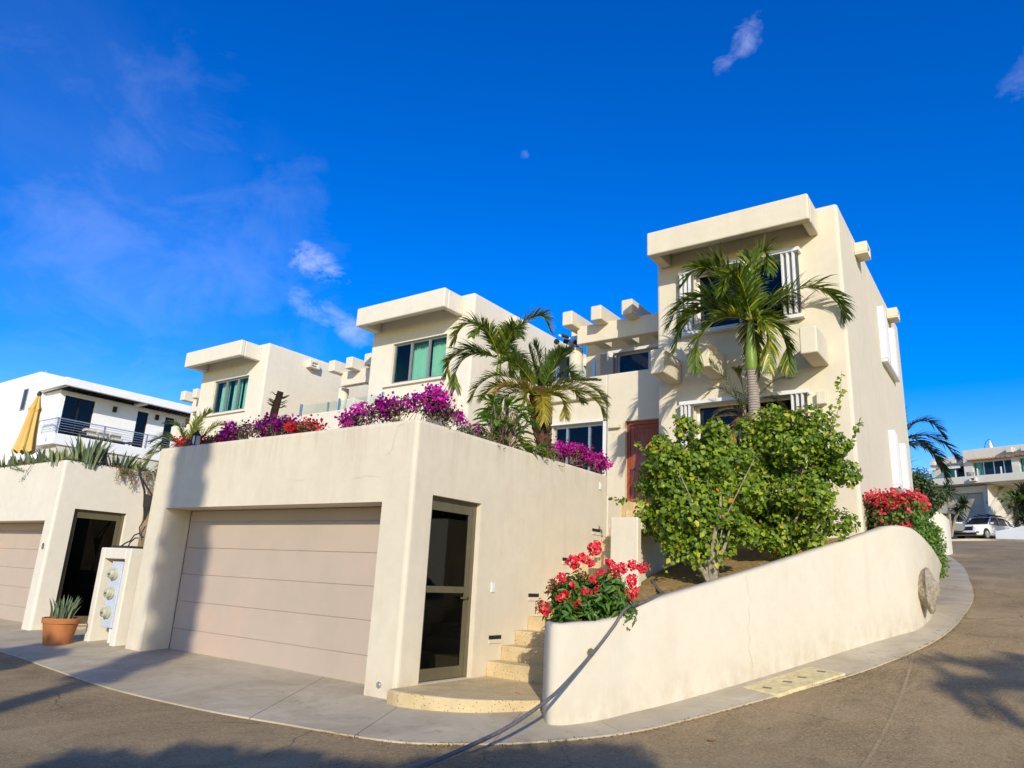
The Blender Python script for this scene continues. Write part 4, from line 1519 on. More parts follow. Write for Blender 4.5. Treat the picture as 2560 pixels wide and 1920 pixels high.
w_.tube([(-13.5, 6.88, 3.0), (-13.2, 6.84, 2.85), (-12.9, 6.86, 2.62)], .016, 6)
w_.tube([(-13.1, 6.88, 2.22), (-13.22, 6.88, 2.08), (-13.16, 6.88, 1.95), (-13.02, 6.88, 1.9)], .012, 6)
w_.tube([(-13.02, 6.88, 2.10), (-13.12, 6.88, 1.98), (-13.05, 6.88, 1.84)], .01, 6)
pc(w_.build('stem', IRON, smooth=True), ir)
ir2 = tag(MB().tube([(-13.5, 6.75, 1.73), (-13.35, 6.75, 1.79), (-13.2, 6.75, 1.83), (-13.1, 6.75, 1.93), (-12.95, 6.75, 1.96)], .012, 6).tube([(-13.25, 6.75, 1.71), (-13.2, 6.75, 1.80), (-13.05, 6.75, 1.88), (-12.95, 6.75, 1.88)], .012, 6).box(-13.5, -12.9, 6.6, 6.9, 1.692, 1.735).build('iron_plant_stand', IRON), 'low dark iron stand with curled wires lying on top of the meter cabinet', 'iron stand')

# basket behind the glass door
lb = thing('laundry_basket', 'striped cloth basket with bundled things behind the foreground glass door', 'basket', (-6.62, 7.25, .235))
MB().lathe([(.16, 0), (.20, .28), (.21, .30), (.19, .29), (.001, .26)], (0, 0, 0), 20).build('basket', BASKW, lb, smooth=True)
MB().lathe([(.12, .28), (.17, .36), (.12, .44), (.06, .47), (.001, .48)], (-.02, -.05, 0), 14).build('bundle', METERB, lb, smooth=True)
tag(MB().box(-12.0, -6.4, 6.95, 11.4, -.02, .0).build('garage_floor', EARTH), kind='structure')

# ------------------------------------------------------------------ the black pipe over the wall
hp = spline([(-4.2, 9.3, 1.58), (-3.9, 8.8, 1.47), (-3.62, 8.35, 1.41), (-3.55, 8.0, 1.39), (-3.57, 7.74, 1.33), (-3.655, 7.42, 1.25), (-3.715, 7.27, 1.08), (-3.79, 7.09, .885), (-3.80, 6.85, .755), (-3.80, 6.62, .645), (-3.79, 6.19, .47), (-3.86, 5.8, .31), (-3.92, 5.49, .21), (-3.99, 5.05, .12), (-4.06, 4.63, .055), (-4.15, 3.9, .024), (-4.3, 2.5, .023), (-4.6, 0.5, .023)], 90)
tag(MB().tube([tuple(p) for p in hp], .018, 10).build('black_pipe', HOSE, smooth=True), 'thin black flexible pipe hanging over the planter wall down towards the road', 'pipe')

# ------------------------------------------------------------------ planting
def shrub_branches(base, tips, r0, mat, parent, name='stem', wob=.08):
    base = np.array(base, float)
    mb = MB()
    for t in tips:
        t = np.array(t, float)
        m1_ = base + (t - base) * [.16, .16, .36] + rng.normal(0, wob * .5, 3) * [1, 1, .3] + [0, 0, .06]
        m2_ = base + (t - base) * .7 + rng.normal(0, wob, 3)
        pts = spline([base, m1_, m2_, t], 12)
        mb.tube([tuple(p) for p in pts], [r0 * (1 - .8 * k / 11) for k in range(12)], 7)
    return mb.build(name, mat, parent, smooth=True)


def hibiscus(label, base, crown_c, n, seed_tips, blobs, radii, sprigs=(), stems=7):
    T = thing('flowering_shrub', label, 'shrub', tuple(base), 'leafy shrubs in the curved planter')
    b = np.array(base)
    tips = [(c[0], c[1], c[2]) for c in blobs]
    st = shrub_branches(b, [tips[k % len(tips)] for k in range(stems)] , .045, TRUNKC, None, 'trunk', .10)
    pc(st, T)
    p, d = clump_points(n, blobs, radii, .5)
    # carve gaps
    f = np.sin(p[:, 0] * 7.1 + 1.3) * np.sin(p[:, 1] * 6.3) * np.sin(p[:, 2] * 7.7 + .5)
    keep = (f < .22) | (rng.random(len(p)) < .18)
    p, d = p[keep], d[keep]
    zn = (p[:, 2] - p[:, 2].min()) / np.ptp(p[:, 2])
    tint = np.clip(rng.beta(2.2, 2.4, len(p)) * .93 + (rng.random(len(p)) < .022) * .5, 0, 1)
    tint = np.where((p[:, 0] * VR[0] + p[:, 1] * VR[1] < (crown_c[0] * VR[0] + crown_c[1] * VR[1])) & (rng.random(len(p)) < .06), np.clip(tint + .35, 0, .93), tint)
    nrm = d * .7 + np.array([.25, -.5, .5])
    o = leaves('foliage', p, nrm, .066, L_HIB, None, .8, tint, .18, .65, .5, .5)
    pc(o, T)
    # fine twigs that poke out of the outline
    tw = MB()
    sp, sd = [], []
    for (a, c, k) in sprigs:
        a, c = np.array(a, float), np.array(c, float)
        q = spline([a, (a + c) / 2 + rng.normal(0, .05, 3), c], 14)
        tw.tube([tuple(x) for x in q], [.008 * (1 - .7 * i / 13) for i in range(14)], 5)
        for i in range(k):
            t = rng.uniform(.15, 1)
            x = q[int(t * 13)] + rng.normal(0, .02, 3)
            sp.append(x)
            sd.append(rng.normal(0, 1, 3))
    for _ in range(26):
        i = rng.integers(len(p))
        a = p[i]
        c = a + d[i] * rng.uniform(.12, .32) + [0, 0, .06]
        tw.tube([tuple(b + [0, 0, .15]), tuple(b + (a - b) * [.25, .25, .5]), tuple(a), tuple((a + c) / 2 + rng.normal(0, .015, 3)), tuple(c)], [.009, .008, .006, .004, .002], 4)
        for k in range(7):
            sp.append(a + (c - a) * rng.uniform(.2, 1.05) + rng.normal(0, .012, 3))
            sd.append(rng.normal(0, 1, 3))
    pc(tw.build('branch', TRUNKC, None), T)
    pc(leaves('outer_leaves', np.array(sp), np.array(sd), .07, L_HIB, None, .8, rng.uniform(.2, .97, len(sp)), .2, .5, .3), T)
    return T


def grow_blobs(c, rx, ry, rz, n, br, seed):
    g = np.random.default_rng(seed)
    out, rad = [], []
    for _ in range(n):
        d = unit(g.normal(0, 1, 3))
        k = g.uniform(.35, .92)
        out.append(np.array(c) + d * np.array([rx, ry, rz]) * k)
        r = g.uniform(*br)
        rad.append((r, r, r * .85))
    return out, rad


b1c, b1r = grow_blobs((-3.60, 9.35, 2.76), .80, .60, .90, 40, (.14, .34), 11)
for q in ((-4.25, 9.2, 2.5), (-4.18, 9.2, 2.85), (-4.08, 9.2, 3.1), (-4.0, 9.2, 3.4), (-3.7, 9.3, 3.65), (-3.3, 9.4, 3.6), (-2.95, 9.6, 3.2), (-2.9, 9.6, 2.8), (-3.9, 9.2, 3.2), (-3.25, 9.4, 2.05), (-3.75, 9.1, 2.0), (-3.45, 9.1, 1.88), (-3.0, 9.5, 2.2), (-3.95, 9.15, 2.25)):
    b1c.append(np.array(q)); b1r.append((.19, .19, .15))
hibiscus('leafy green shrub with pale forked trunks standing nearer the staircase in the curved planter', (-3.28, 9.12, 1.48), (-3.7, 9.35, 2.8), 20000, None, b1c, b1r,
         sprigs=[((-4.1, 9.2, 3.2), (-4.40, 9.25, 3.50), 26), ((-3.7, 9.2, 3.5), (-3.78, 9.2, 3.86), 22), ((-4.1, 9.2, 2.7), (-4.78, 9.1, 2.66), 26), ((-4.1, 9.2, 2.5), (-4.62, 9.15, 2.2), 20), ((-3.2, 9.1, 2.1), (-3.1, 9.0, 1.75), 22), ((-3.8, 9.1, 2.0), (-3.9, 9.0, 1.7), 18)], stems=7)
b2c, b2r = grow_blobs((-2.80, 11.0, 3.00), .92, .62, .92, 44, (.15, .36), 12)
for q in ((-3.6, 10.8, 3.5), (-3.3, 10.9, 3.9), (-3.0, 10.9, 4.1), (-2.4, 11, 4.05), (-2.1, 11, 3.6), (-3.45, 10.9, 3.2), (-3.4, 10.9, 3.6), (-3.3, 10.9, 2.7), (-2.1, 11, 2.5), (-2.0, 11, 3.2), (-2.7, 11, 4.0), (-2.35, 11, 3.8), (-2.5, 10.8, 2.25), (-2.9, 10.8, 2.2), (-3.2, 10.7, 2.3)):
    b2c.append(np.array(q)); b2r.append((.24, .24, .2))
hibiscus('leafy green shrub below the white shuttered window at the right end of the curved planter', (-2.83, 11.0, 1.92), (-2.7, 11, 3.0), 21000, None, b2c, b2r,
         sprigs=[((-2.2, 11, 3.7), (-1.92, 11, 4.72), 46), ((-2.2, 11, 3.6), (-2.10, 11, 4.2), 40), ((-2.1, 11, 3.4), (-1.70, 11, 3.95), 36), ((-2.2, 11, 3.5), (-2.35, 11, 4.1), 20)], stems=8)


# big palm in front of the tower
def palm_trunk(base, top, r0, r1, mat, name='trunk', lean=0.0):
    q = spline([base, ((base[0] + top[0]) / 2 + lean, (base[1] + top[1]) / 2, (base[2] + top[2]) / 2), top], 16)
    mb = MB()
    mb.tube([tuple(p) for p in q], [r0 + (r1 - r0) * k / 15 for k in range(16)], 14)
    return mb.build(name, mat, None, smooth=True, angle=60)


pA = thing('palm_tree', 'tall palm with ringed grey trunk and green crownshaft before the right villa', 'palm tree', (-3.47, 11.9, 2.0))
cA = (-3.48, 11.9, 6.08)
pc(palm_trunk((-3.44, 11.9, 2.0), (-3.50, 11.9, 5.19), .125, .092, RING), pA)
pc(MB().tube([(-3.50, 11.9, 5.17), (-3.502, 11.9, 5.21), (-3.505, 11.9, 5.45), (-3.50, 11.9, 5.75), (-3.48, 11.9, 6.06)], [.092, .11, .098, .072, .05], 14).build('crownshaft', SHAFT, None, smooth=True, angle=60), pA)
fr_A = [
    ([(-.12, .30, .05), (-.42, .72, .05), (-.80, .88, .0), (-1.08, .55, -.05)], .42, .45),
    ([(.06, .42, .05), (.14, .90, .05), (.25, 1.18, -.1), (.28, .80, -.30)], .40, .42),
    ([(.30, .22, .0), (.62, .50, .0), (1.05, .62, -.05), (1.38, .40, -.1), (1.46, .15, -.1)], .44, .40),
    ([(-.30, .22, .0), (-.70, .38, .0), (-1.12, .20, -.05), (-1.32, -.18, -.05)], .46, .38),
    ([(-.25, .02, -.15), (-.60, -.08, -.25), (-.88, -.42, -.3), (-.92, -.86, -.3)], .44, .52),
    ([(.18, .02, -.15), (.36, -.12, -.25), (.48, -.45, -.3), (.50, -.80, -.3)], .42, .42),
    ([(.06, .02, -.25), (.12, -.15, -.48), (.16, -.5, -.6), (.14, -.85, -.62)], .38, .62),
    ([(-.05, .35, .2), (-.12, .75, .5), (-.2, .85, .9), (-.25, .55, 1.2)], .42, .35),
    ([(.22, .28, .25), (.5, .55, .6), (.75, .45, .95), (.9, .1, 1.15)], .42, .35),
    ([(-.25, .22, .25), (-.6, .4, .6), (-.9, .25, .9), (-1.0, -.1, 1.0)], .42, .35),
    ([(-.08, .30, -.2), (-.25, .62, -.5), (-.45, .58, -.8), (-.6, .25, -1.0)], .40, .45),
    ([(.05, .05, .2), (.1, -.1, .5), (.15, -.4, .7), (.15, -.7, .75)], .4, .35),
]
fr_A += [([(-.28, .12, .1), (-.68, .18, .2), (-1.05, -.08, .25), (-1.18, -.5, .25)], .44, .4),
         ([(-.15, .4, 0), (-.3, .8, .1), (-.5, 1.0, .15), (-.7, .85, .2)], .42, .35), ([(.02, .4, -.05), (.02, .8, -.15), (.0, 1.05, -.3)], .40, .35)]
for ctrl, ll, t0 in fr_A:
    ctrl = [(a * 1.11, b * 1.11, c * .55) for a, b, c in ctrl]
    f = frond(None, (0, 0, 0), ctrl, L_PALM, ll * 1.08, .036, 92, .36, .5, t0, .42, .015, .45, .10, .75)
    f.parent = pA
    f.location = Vector(cA) - Vector((-3.47, 11.9, 2.0))
MB().tube([(0, 0, 0), (-.02, 0, .45), (-.06, 0, 1.15)], [.02, .012, .003], 6).build('spear_leaf', L_PALM, pA).location = Vector(cA) - Vector((-3.47, 11.9, 2.0))

# small areca palm behind it
pC = thing('areca_palm', 'small thin palm with yellow and orange fronds between the tall palm and the tower wall', 'palm tree', (-3.80, 12.45, 2.2))
st = MB()
for k in range(5):
    st.tube([(.05 * k - .1, .03 * k, 0), (.06 * k - .12, .03 * k, 2.3)], [.035, .022], 8)
st.build('stem', TRUNKC, pC, smooth=True)
for ctrl, ll, t0 in (([(-.2, .35, 0), (-.5, .5, 0), (-.75, .3, 0)], .24, .25), ([(-.25, .55, 0), (-.5, .85, 0), (-.62, 1.0, 0)], .22, .2), ([(-.02, .4, 0), (-.1, .75, 0), (-.16, .85, -.1)], .24, .2),
                     ([(.3, .45, 0), (.6, .72, 0), (.9, .75, 0)], .22, .3), ([(.25, .3, 0), (.5, .35, 0), (.72, .15, 0)], .24, .25), ([(-.2, .1, -.1), (-.5, .05, -.1), (-.78, -.3, -.1)], .26, .55),
                     ([(.3, .1, -.1), (.65, .02, -.1), (.95, -.3, -.1)], .30, .75), ([(.2, .0, -.1), (.5, -.1, -.1), (.8, -.45, -.1)], .30, .7), ([(-.1, -.05, -.2), (-.3, -.25, -.3), (-.35, -.6, -.3)], .26, .95),
                     ([(-.3, .0, 0), (-.6, -.1, 0), (-.85, -.5, 0)], .28, .6)):
    f = frond(None, (0, 0, 0), ctrl, L_ARECA, ll, .016, 34, .45, .3, t0, .25, .008, .2, .12, .6)
    f.parent = pC
    f.location = (0, 0, 2.3)

# the two palms over the garage
pB1 = thing('palm_tree', 'slender palm arching high in front of the middle villa', 'palm tree', (-7.92, 10.5, 3.3))
pc(palm_trunk((-7.96, 10.5, 3.1), (-7.92, 10.5, 5.25), .06, .045, RING), pB1)
pc(MB().tube([(-7.92, 10.5, 5.23), (-7.92, 10.5, 5.4), (-7.90, 10.5, 5.62)], [.052, .046, .03], 12).build('crownshaft', SHAFT, None, smooth=True), pB1)
for ctrl, ll, t0 in (([(-.18, .35, 0), (-.50, .72, 0), (-.78, .62, 0), (-.92, .30, 0)], .42, .6), ([(.18, .42, 0), (.48, .82, 0), (.78, .92, -.05), (.95, .62, -.1)], .40, .6),
                     ([(-.3, .10, 0), (-.62, .05, -.05), (-.82, -.30, -.1), (-.82, -.62, -.1)], .42, .42), ([(-.25, .15, .2), (-.6, .3, .3), (-.95, .1, .3), (-1.05, -.3, .3)], .42, .4),
                     ([(.04, .4, .1), (.12, .7, .2), (.2, .75, .4)], .36, .5), ([(.12, .3, -.2), (.25, .5, -.4), (.35, .3, -.6)], .36, .4), ([(.2, .15, .2), (.4, .2, .5), (.5, -.1, .7)], .36, .4),
                     ([(-.15, .3, -.2), (-.35, .5, -.45), (-.5, .2, -.7)], .36, .5), ([(.1, .1, -.1), (.2, -.05, -.2), (.24, -.35, -.25)], .3, .5)):
    f = frond(None, (0, 0, 0), ctrl, L_PALM, ll, .034, 78, .40, .5, t0, .38, .012, .3, .10, .75)
    f.parent = pB1
    f.location = Vector((-7.9, 10.5, 5.58)) - Vector((-7.92, 10.5, 3.3))

pB2 = thing('date_palm', 'stout date palm with a dark fibrous trunk and yellowing lower fronds above the garage wall', 'palm tree', (-6.6, 10.0, 3.3))
tb = MB()
tq = spline([(-6.45, 10, 3.15), (-6.52, 10, 3.8), (-6.62, 10, 4.3), (-6.62, 10, 4.72)], 18)
tb.tube([tuple(p) for p in tq], [.08, .08, .08, .085, .09, .10, .11, .12, .13, .135, .14, .15, .15, .14, .13, .12, .10, .07], 14)
for k in range(230):
    t = rng.uniform(.1, 1)
    i = int(t * 17)
    a = rng.uniform(0, 6.28)
    r = [.08, .08, .08, .085, .09, .10, .11, .12, .13, .135, .14, .15, .15, .14, .13, .12, .10, .07][i]
    c = tq[i] + np.array([math.cos(a) * r, math.sin(a) * r, 0])
    e = c + np.array([math.cos(a) * .05, math.sin(a) * .05, .09])
    tb.bar(tuple(c), tuple(e), .05, .02)
pc(tb.build('trunk', DARKBARK, None), pB2)
fB2 = [([(-.20, .35, 0), (-.40, .50, 0), (-.60, .58, -.05)], .22, .15), ([(-.10, .45, 0), (-.22, .85, 0)], .22, .1), ([(0, .45, 0), (-.08, .80, 0), (-.12, .90, 0)], .2, .1), ([(.2, .4, 0), (.42, .70, 0), (.54, .82, 0)], .22, .15),
       ([(.12, .45, .2), (.22, .85, .3)], .22, .1), ([(-.35, .22, 0), (-.75, .30, -.05), (-1.05, .10, -.1), (-1.18, -.18, -.1)], .26, .5), ([(-.4, .08, -.1), (-.78, .05, -.2), (-.98, -.18, -.2)], .26, .45),
       ([(.28, .2, 0), (.65, .26, 0), (.98, .12, -.05), (1.14, -.10, -.05)], .26, .6), ([(.35, .08, -.1), (.72, .06, -.15), (1.0, -.15, -.2), (1.08, -.34, -.2)], .26, .62), ([(.03, -.08, -.25), (.06, -.25, -.38), (.08, -.55, -.4)], .24, .82),
       ([(.2, -.02, -.15), (.38, -.12, -.22), (.44, -.42, -.22)], .24, .75), ([(-.14, -.02, -.2), (-.24, -.10, -.3), (-.2, -.35, -.3)], .22, .7), ([(-.3, .1, .3), (-.6, .1, .6), (-.8, -.2, .8)], .24, .3), ([(.3, .2, .3), (.6, .3, .6), (.85, .1, .8)], .24, .3),
       ([(-.25, .3, -.2), (-.5, .45, -.45), (-.75, .3, -.7)], .24, .4), ([(.5, .3, .1), (.75, .33, .1), (1.05, .34, .1)], .14, .1), ([(-.35, .1, -.2), (-.7, -.05, -.4), (-.85, -.40, -.5)], .24, .88), ([(.15, .3, -.2), (.3, .6, -.4), (.4, .65, -.6)], .22, .2),
       ([(-.25, .4, .1), (-.45, .75, .15), (-.5, .85, .2)], .22, .12), ([(.3, .35, .15), (.5, .5, .2), (.62, .45, .3)], .22, .2)]
for ctrl, ll, t0 in fB2:
    f = frond(None, (0, 0, 0), ctrl, L_PALMY, ll * 1.25, .019, 104, .26, .6, t0, .3, .010, .35, .14, .7)
    f.parent = pB2
    f.location = Vector((-6.62, 10.0, 4.62)) - Vector((-6.6, 10.0, 3.3))

# palm beyond the right villa
pD = thing('palm_tree', 'dark palm whose fronds show from behind the right corner of the right villa', 'palm tree', (-2.9, 24.2, 3.0))
pc(palm_trunk((-2.95, 24.2, 2.6), (-2.75, 24.2, 6.2), .12, .08, RING), pD)
for ctrl, ll, t0 in (([(.25, .35, 0), (.62, .62, 0), (1.05, .62, 0), (1.35, .20, -.05)], .50, .8), ([(.3, .10, 0), (.85, .20, 0), (1.35, -.02, 0), (1.72, -.42, 0)], .52, .5), ([(.3, -.1, 0), (.75, -.15, 0), (1.15, -.55, 0), (1.35, -1.15, 0)], .56, .3),
                     ([(.35, .15, .3), (.85, .15, .5), (1.3, -.25, .5), (1.5, -.7, .5)], .5, .35), ([(-.3, .4, 0), (-.8, .6, 0), (-1.2, .3, 0)], .45, .5), ([(.1, .5, .2), (.2, .95, .3), (.25, 1.05, .5)], .4, .6),
                     ([(-.3, .1, -.2), (-.8, -.1, -.3), (-1.1, -.6, -.3)], .45, .5)):
    f = frond(None, (0, 0, 0), ctrl, L_DARKP, ll, .045, 56, .38, .4, t0, .4, .018, .3, .10, .75)
    f.parent = pD
    f.location = Vector((-2.75, 24.2, 6.15)) - Vector((-2.9, 24.2, 3.0))

# fan palm on the neighbour's terrace
pF = thing('fan_palm', 'bushy bright green palm left of the first bougainvilleas, arching over the neighbouring garage', 'palm tree', (-16.1, 9.2, 3.0))
pc(palm_trunk((-16.1, 9.2, 3.0), (-16.2, 9.2, 3.95), .1, .08, DARKBARK), pF)
for ctrl, ll, t0 in (([(-.2, .3, 0), (-.5, .35, 0), (-.85, .05, 0)], .34, .55), ([(-.3, .15, 0), (-.7, .05, 0), (-.95, -.35, 0)], .36, .7), ([(-.1, .4, 0), (-.25, .7, 0), (-.5, .75, -.1)], .34, .5), ([(.1, .45, 0), (.25, .9, 0), (.4, 1.1, 0)], .34, .75),
                     ([(.25, .4, 0), (.6, .75, 0), (.8, .8, 0)], .34, .8), ([(.05, .5, .1), (.1, .95, .1)], .32, .6), ([(-.2, 0, -.1), (-.45, -.3, -.1), (-.55, -.7, -.1)], .34, .8), ([(.3, .2, .1), (.7, .3, .1), (.95, .05, .1)], .34, .6),
                     ([(-.25, .3, .2), (-.6, .5, .2), (-.95, .35, .2)], .34, .45), ([(0, 0, -.2), (-.1, -.3, -.3), (-.15, -.65, -.3)], .3, .8)):
    f = frond(None, (0, 0, 0), ctrl, L_PALM, ll, .026, 52, .35, .4, t0, .3, .010, .25, .15, .9)
    f.parent = pF
    f.location = (-.1, 0, .95)


def bougainvillea(label, blobs, radii, n_br, n_lf, mats, n_tw=30, size=.042, cat='bougainvillea', leafmat=None, twl=.5, group=None, base=None, spread=.5, z0=3.3):
    c = np.mean(np.array(blobs), 0)
    T = thing('bougainvillea', label, cat, (float(c[0]), float(c[1]), z0), group)
    p, d = clump_points(n_lf, blobs, radii, .3)
    pc(leaves('foliage', p, d + [0, 0, .4], size * 1.05, leafmat or L_BOUG, None, .6, None, .2, .7), T)
    # bracts gather into puffs on the skin
    for mi, (m, share) in enumerate(mats):
        k = int(n_br * share)
        npf = max(3, k // 26)
        pp_, dd = clump_points(npf, blobs, radii, .8)
        keep = (dd[:, 2] > -.35)
        pp_, dd = pp_[keep], dd[keep]
        if len(pp_) == 0:
            continue
        ix = rng.integers(0, len(pp_), k)
        q = pp_[ix] + rng.normal(0, .048, (k, 3))
        pc(leaves('blossom', q, dd[ix] * .5 + rng.normal(0, .5, (k, 3)), size, m, None, .95, np.clip(rng.normal(.5, .25, len(pp_))[ix] + rng.normal(0, .15, k), 0, 1), .3, .6), T)
    tw = MB()
    lo = np.array(blobs)[:, 2].min() - .15
    for _ in range(n_tw):
        i = rng.integers(len(blobs))
        b = np.array(blobs[i], float)
        a = np.array([b[0] + rng.normal(0, .12), b[1] + rng.normal(0, .08), max(lo, z0)])
        dr_ = unit(rng.normal(0, 1, 3) * [1, 1, .6] + [0, 0, .35])
        e = b + dr_ * np.array(radii[i]) * rng.uniform(.9, 1.0 + twl)
        q = spline([a, (a + e) / 2 + rng.normal(0, .06, 3), e], 7)
        tw.tube([tuple(x) for x in q], [.007 * (1 - .75 * k / 6) for k in range(7)], 4)
    pc(tw.build('branch', TWIG, None), T)
    return T


BG = 'bougainvilleas along the garage roof edge'
def bl(pts, r):
    return [(x, y, z) for x, y, z in pts], [(r, r * .8, r * .75)] * len(pts)
b, r = bl([(-12.0, 6.75, 3.46), (-11.75, 6.75, 3.5), (-11.45, 6.75, 3.50), (-11.1, 6.75, 3.50), (-10.75, 6.8, 3.55)], .15)
bougainvillea('crimson bougainvillea at the left end of the garage roof edge', b, r, 620, 700, [(B_RED, .8), (B_PUR, .2)], 14, group=BG)
b, r = bl([(-10.9, 6.8, 3.52), (-10.6, 6.8, 3.6), (-10.3, 6.8, 3.62), (-10.0, 6.8, 3.60), (-9.65, 6.8, 3.66), (-9.3, 6.8, 3.66), (-9.45, 6.8, 3.55), (-9.1, 6.8, 3.58)], .18)
bougainvillea('deep purple bougainvillea in the left half of the garage roof edge', b, r, 2100, 1300, [(B_PUR, 1)], 26, group=BG)
b, r = bl([(-8.95, 6.75, 3.55), (-8.7, 6.75, 3.55), (-8.5, 6.75, 3.52)], .13)
bougainvillea('small bright crimson bougainvillea between the purple and the magenta ones', b, r, 420, 420, [(B_RED, 1)], 14, twl=1.2, group=BG)
b, r = bl([(-7.75, 6.8, 3.5), (-7.5, 6.8, 3.62), (-7.2, 6.8, 3.66), (-6.95, 6.85, 3.68), (-6.75, 6.85, 3.72), (-6.45, 6.9, 3.72), (-6.3, 7.05, 3.66), (-6.3, 7.3, 3.62), (-6.35, 7.0, 3.8)], .19)
bougainvillea('large magenta bougainvillea spilling over the front corner of the garage', b, r, 2300, 1500, [(B_MAG, .75), (B_PUR, .25)], 60, twl=.8, group=BG)
b, r = bl([(-6.3, 7.7, 3.5), (-6.32, 8.0, 3.5), (-6.3, 8.3, 3.48)], .15)
bougainvillea('nearly bare twiggy bougainvillea beside the magenta one on the garage edge', b, r, 110, 300, [(B_MAG, 1)], 80, twl=.9, group=BG)
b, r = bl([(-6.25, 9.6, 3.5), (-6.25, 9.9, 3.52), (-6.25, 9.35, 3.48)], .16)
bougainvillea('dry twiggy bougainvillea around the foot of the date palm', b, r, 60, 260, [(B_MAG, 1)], 80, twl=.7, group=BG)
b, r = bl([(-6.25, 10.2, 3.62), (-6.25, 10.5, 3.68), (-6.25, 10.8, 3.66), (-6.27, 11.1, 3.66), (-6.27, 11.4, 3.64), (-6.27, 11.6, 3.62)], .18)
bougainvillea('vivid pink bougainvillea in front of the lower window of the right villa', b, r, 2100, 600, [(B_MAG, 1)], 50, twl=.5, group=BG)

# broad leaved plant and its neighbours on the garage corner
def broad(label, c, n, L, h, wid=.36, mat=L_BROAD, name='broad_leaved_plant', spread=.3):
    mb = MB()
    st = MB()
    for k in range(n):
        a = random.uniform(0, 6.28)
        rr = spread * math.sqrt(random.random())
        r0 = Vector((c[0] + rr * math.cos(a) * .6, c[1] + rr * math.sin(a), c[2] + random.random() * h))
        d = Vector((math.cos(a), math.sin(a), random.uniform(-.2, .9))).normalized()
        s = d.cross(Vector((0, 0, 1))).normalized()
        ll = L * random.uniform(.6, 1.1)
        st.tube([(c[0] + random.gauss(0, .05), c[1] + random.gauss(0, .05), c[2] - .1), tuple(r0)], [.008, .005], 5)
        vs, seg = [], 6
        q = r0.copy()
        dd = d.copy()
        for i in range(seg + 1):
            t = i / seg
            w = ll * wid * math.sin(math.pi * min(1, t * .93 + .05)) ** .8 / 2
            nrm = s.cross(dd).normalized()
            vs += [q - s * w + nrm * w * .35, q.copy(), q + s * w + nrm * w * .35]
            q = q + dd * ll / seg
            dd = (dd + Vector((0, 0, -.16))).normalized()
        fs = []
        for i in range(seg):
            fs += [(3 * i, 3 * i + 1, 3 * i + 4, 3 * i + 3), (3 * i + 1, 3 * i + 2, 3 * i + 5, 3 * i + 4)]
        mb.add(vs, fs, min(1, max(0, random.gauss(.5, .25))))
    T = thing(name, label, 'plant', c)
    pc(mb.build('foliage', mat, None, smooth=True, angle=180), T)
    pc(st.build('stem', TWIG, None), T)
    return T


broad('clump of large glossy green leaves on the garage wall left of the date palm', (-6.38, 8.70, 3.42), 190, .27, .72, spread=.50)
broad('drooping bright green leaves hanging over the garage wall at the foot of the date palm', (-6.2, 9.25, 3.42), 30, .30, .12, .42, spread=.25)

# crown of thorns with its red flower heads
EU = thing('crown_of_thorns', 'coral red flowering crown of thorns bush filling the rounded end of the planter wall', 'flowering bush', (-4.1, 7.5, 1.05))
eb, er = grow_blobs((-4.10, 7.46, 1.34), .64, .30, .27, 36, (.11, .18), 5)
for q in ((-4.50, 7.25, 1.15), (-4.35, 7.12, 1.15), (-4.42, 7.3, 1.3), (-4.15, 7.0, 1.17)):
    eb.append(np.array(q)); er.append((.12, .12, .10))
p, d = clump_points(3000, eb, er, .45)
pc(leaves('foliage', p, d + [0.1, -.3, .5], .105, L_EUPH, None, .36, np.clip(rng.beta(2, 2.5, len(p)) + (rng.random(len(p)) < .05) * .5, 0, 1), .2, .55), EU)
stm = MB()
for k in range(34):
    bl_ = np.array(eb[k % len(eb)])
    a = np.array([-4.12 + rng.normal(0, .18), 7.5 + rng.normal(0, .1), 1.02])
    q = spline([a, (a + bl_) / 2 + rng.normal(0, .03, 3), bl_], 8)
    stm.tube([tuple(x) for x in q], .009, 5)
stm.tube([(-4.07, 7.55, 1.3), (-4.05, 7.58, 1.6), (-4.05, 7.6, 1.86)], [.016, .014, .012], 6)
pc(stm.build('stem', TWIG, None), EU)
vr, vh = VR, VH
heads = []       # (right, up, away, radius) about (-4.12, 7.5, 1.42)
hd_px = [(-.30, .30, .075), (-.42, .12, .06), (-.38, -.06, .05), (-.60, -.22, .075), (-.44, -.10, .04), (-.15, -.03, .05), (-.23, -.16, .06), (-.35, -.20, .03), (.02, .0, .09), (-.08, .12, .045), (.0, .18, .055), (.10, .20, .03),
         (.15, .27, .065), (.20, .19, .055), (.26, .25, .06), (.10, .32, .04), (.38, .30, .06), (.50, .27, .065), (.36, .12, .075), (.33, -.03, .07), (.16, .05, .06), (.22, .02, .07), (.25, -.15, .03), (-.16, .32, .05), (-.20, .36, .04), (-.10, .29, .04),
         (-.02, .47, .095), (-.05, -.10, .03), (.40, .0, .05), (-.30, .05, .035)]
hn_ = 0
for (a, b_, rr) in hd_px:
    ce = np.array([-4.07, 7.5, 1.42]) + vr * a + np.array([0, 0, b_]) - vh * (.26 - .2 * abs(a)) * (1 if b_ < .4 else -.3)
    k = int(46 * (rr / .06) ** 2)
    dd = unit(rng.normal(0, 1, (k, 3)))
    q = ce + dd * rr * rng.uniform(.65, 1, (k, 1))
    t = np.clip(rng.beta(1.6, 3, k) * (.9 if rng.random() < .8 else 1.4), 0, 1)
    pc(leaves('flower_head', q, dd, .036, F_EUPH, None, 1.15, t, .15, .35), EU)
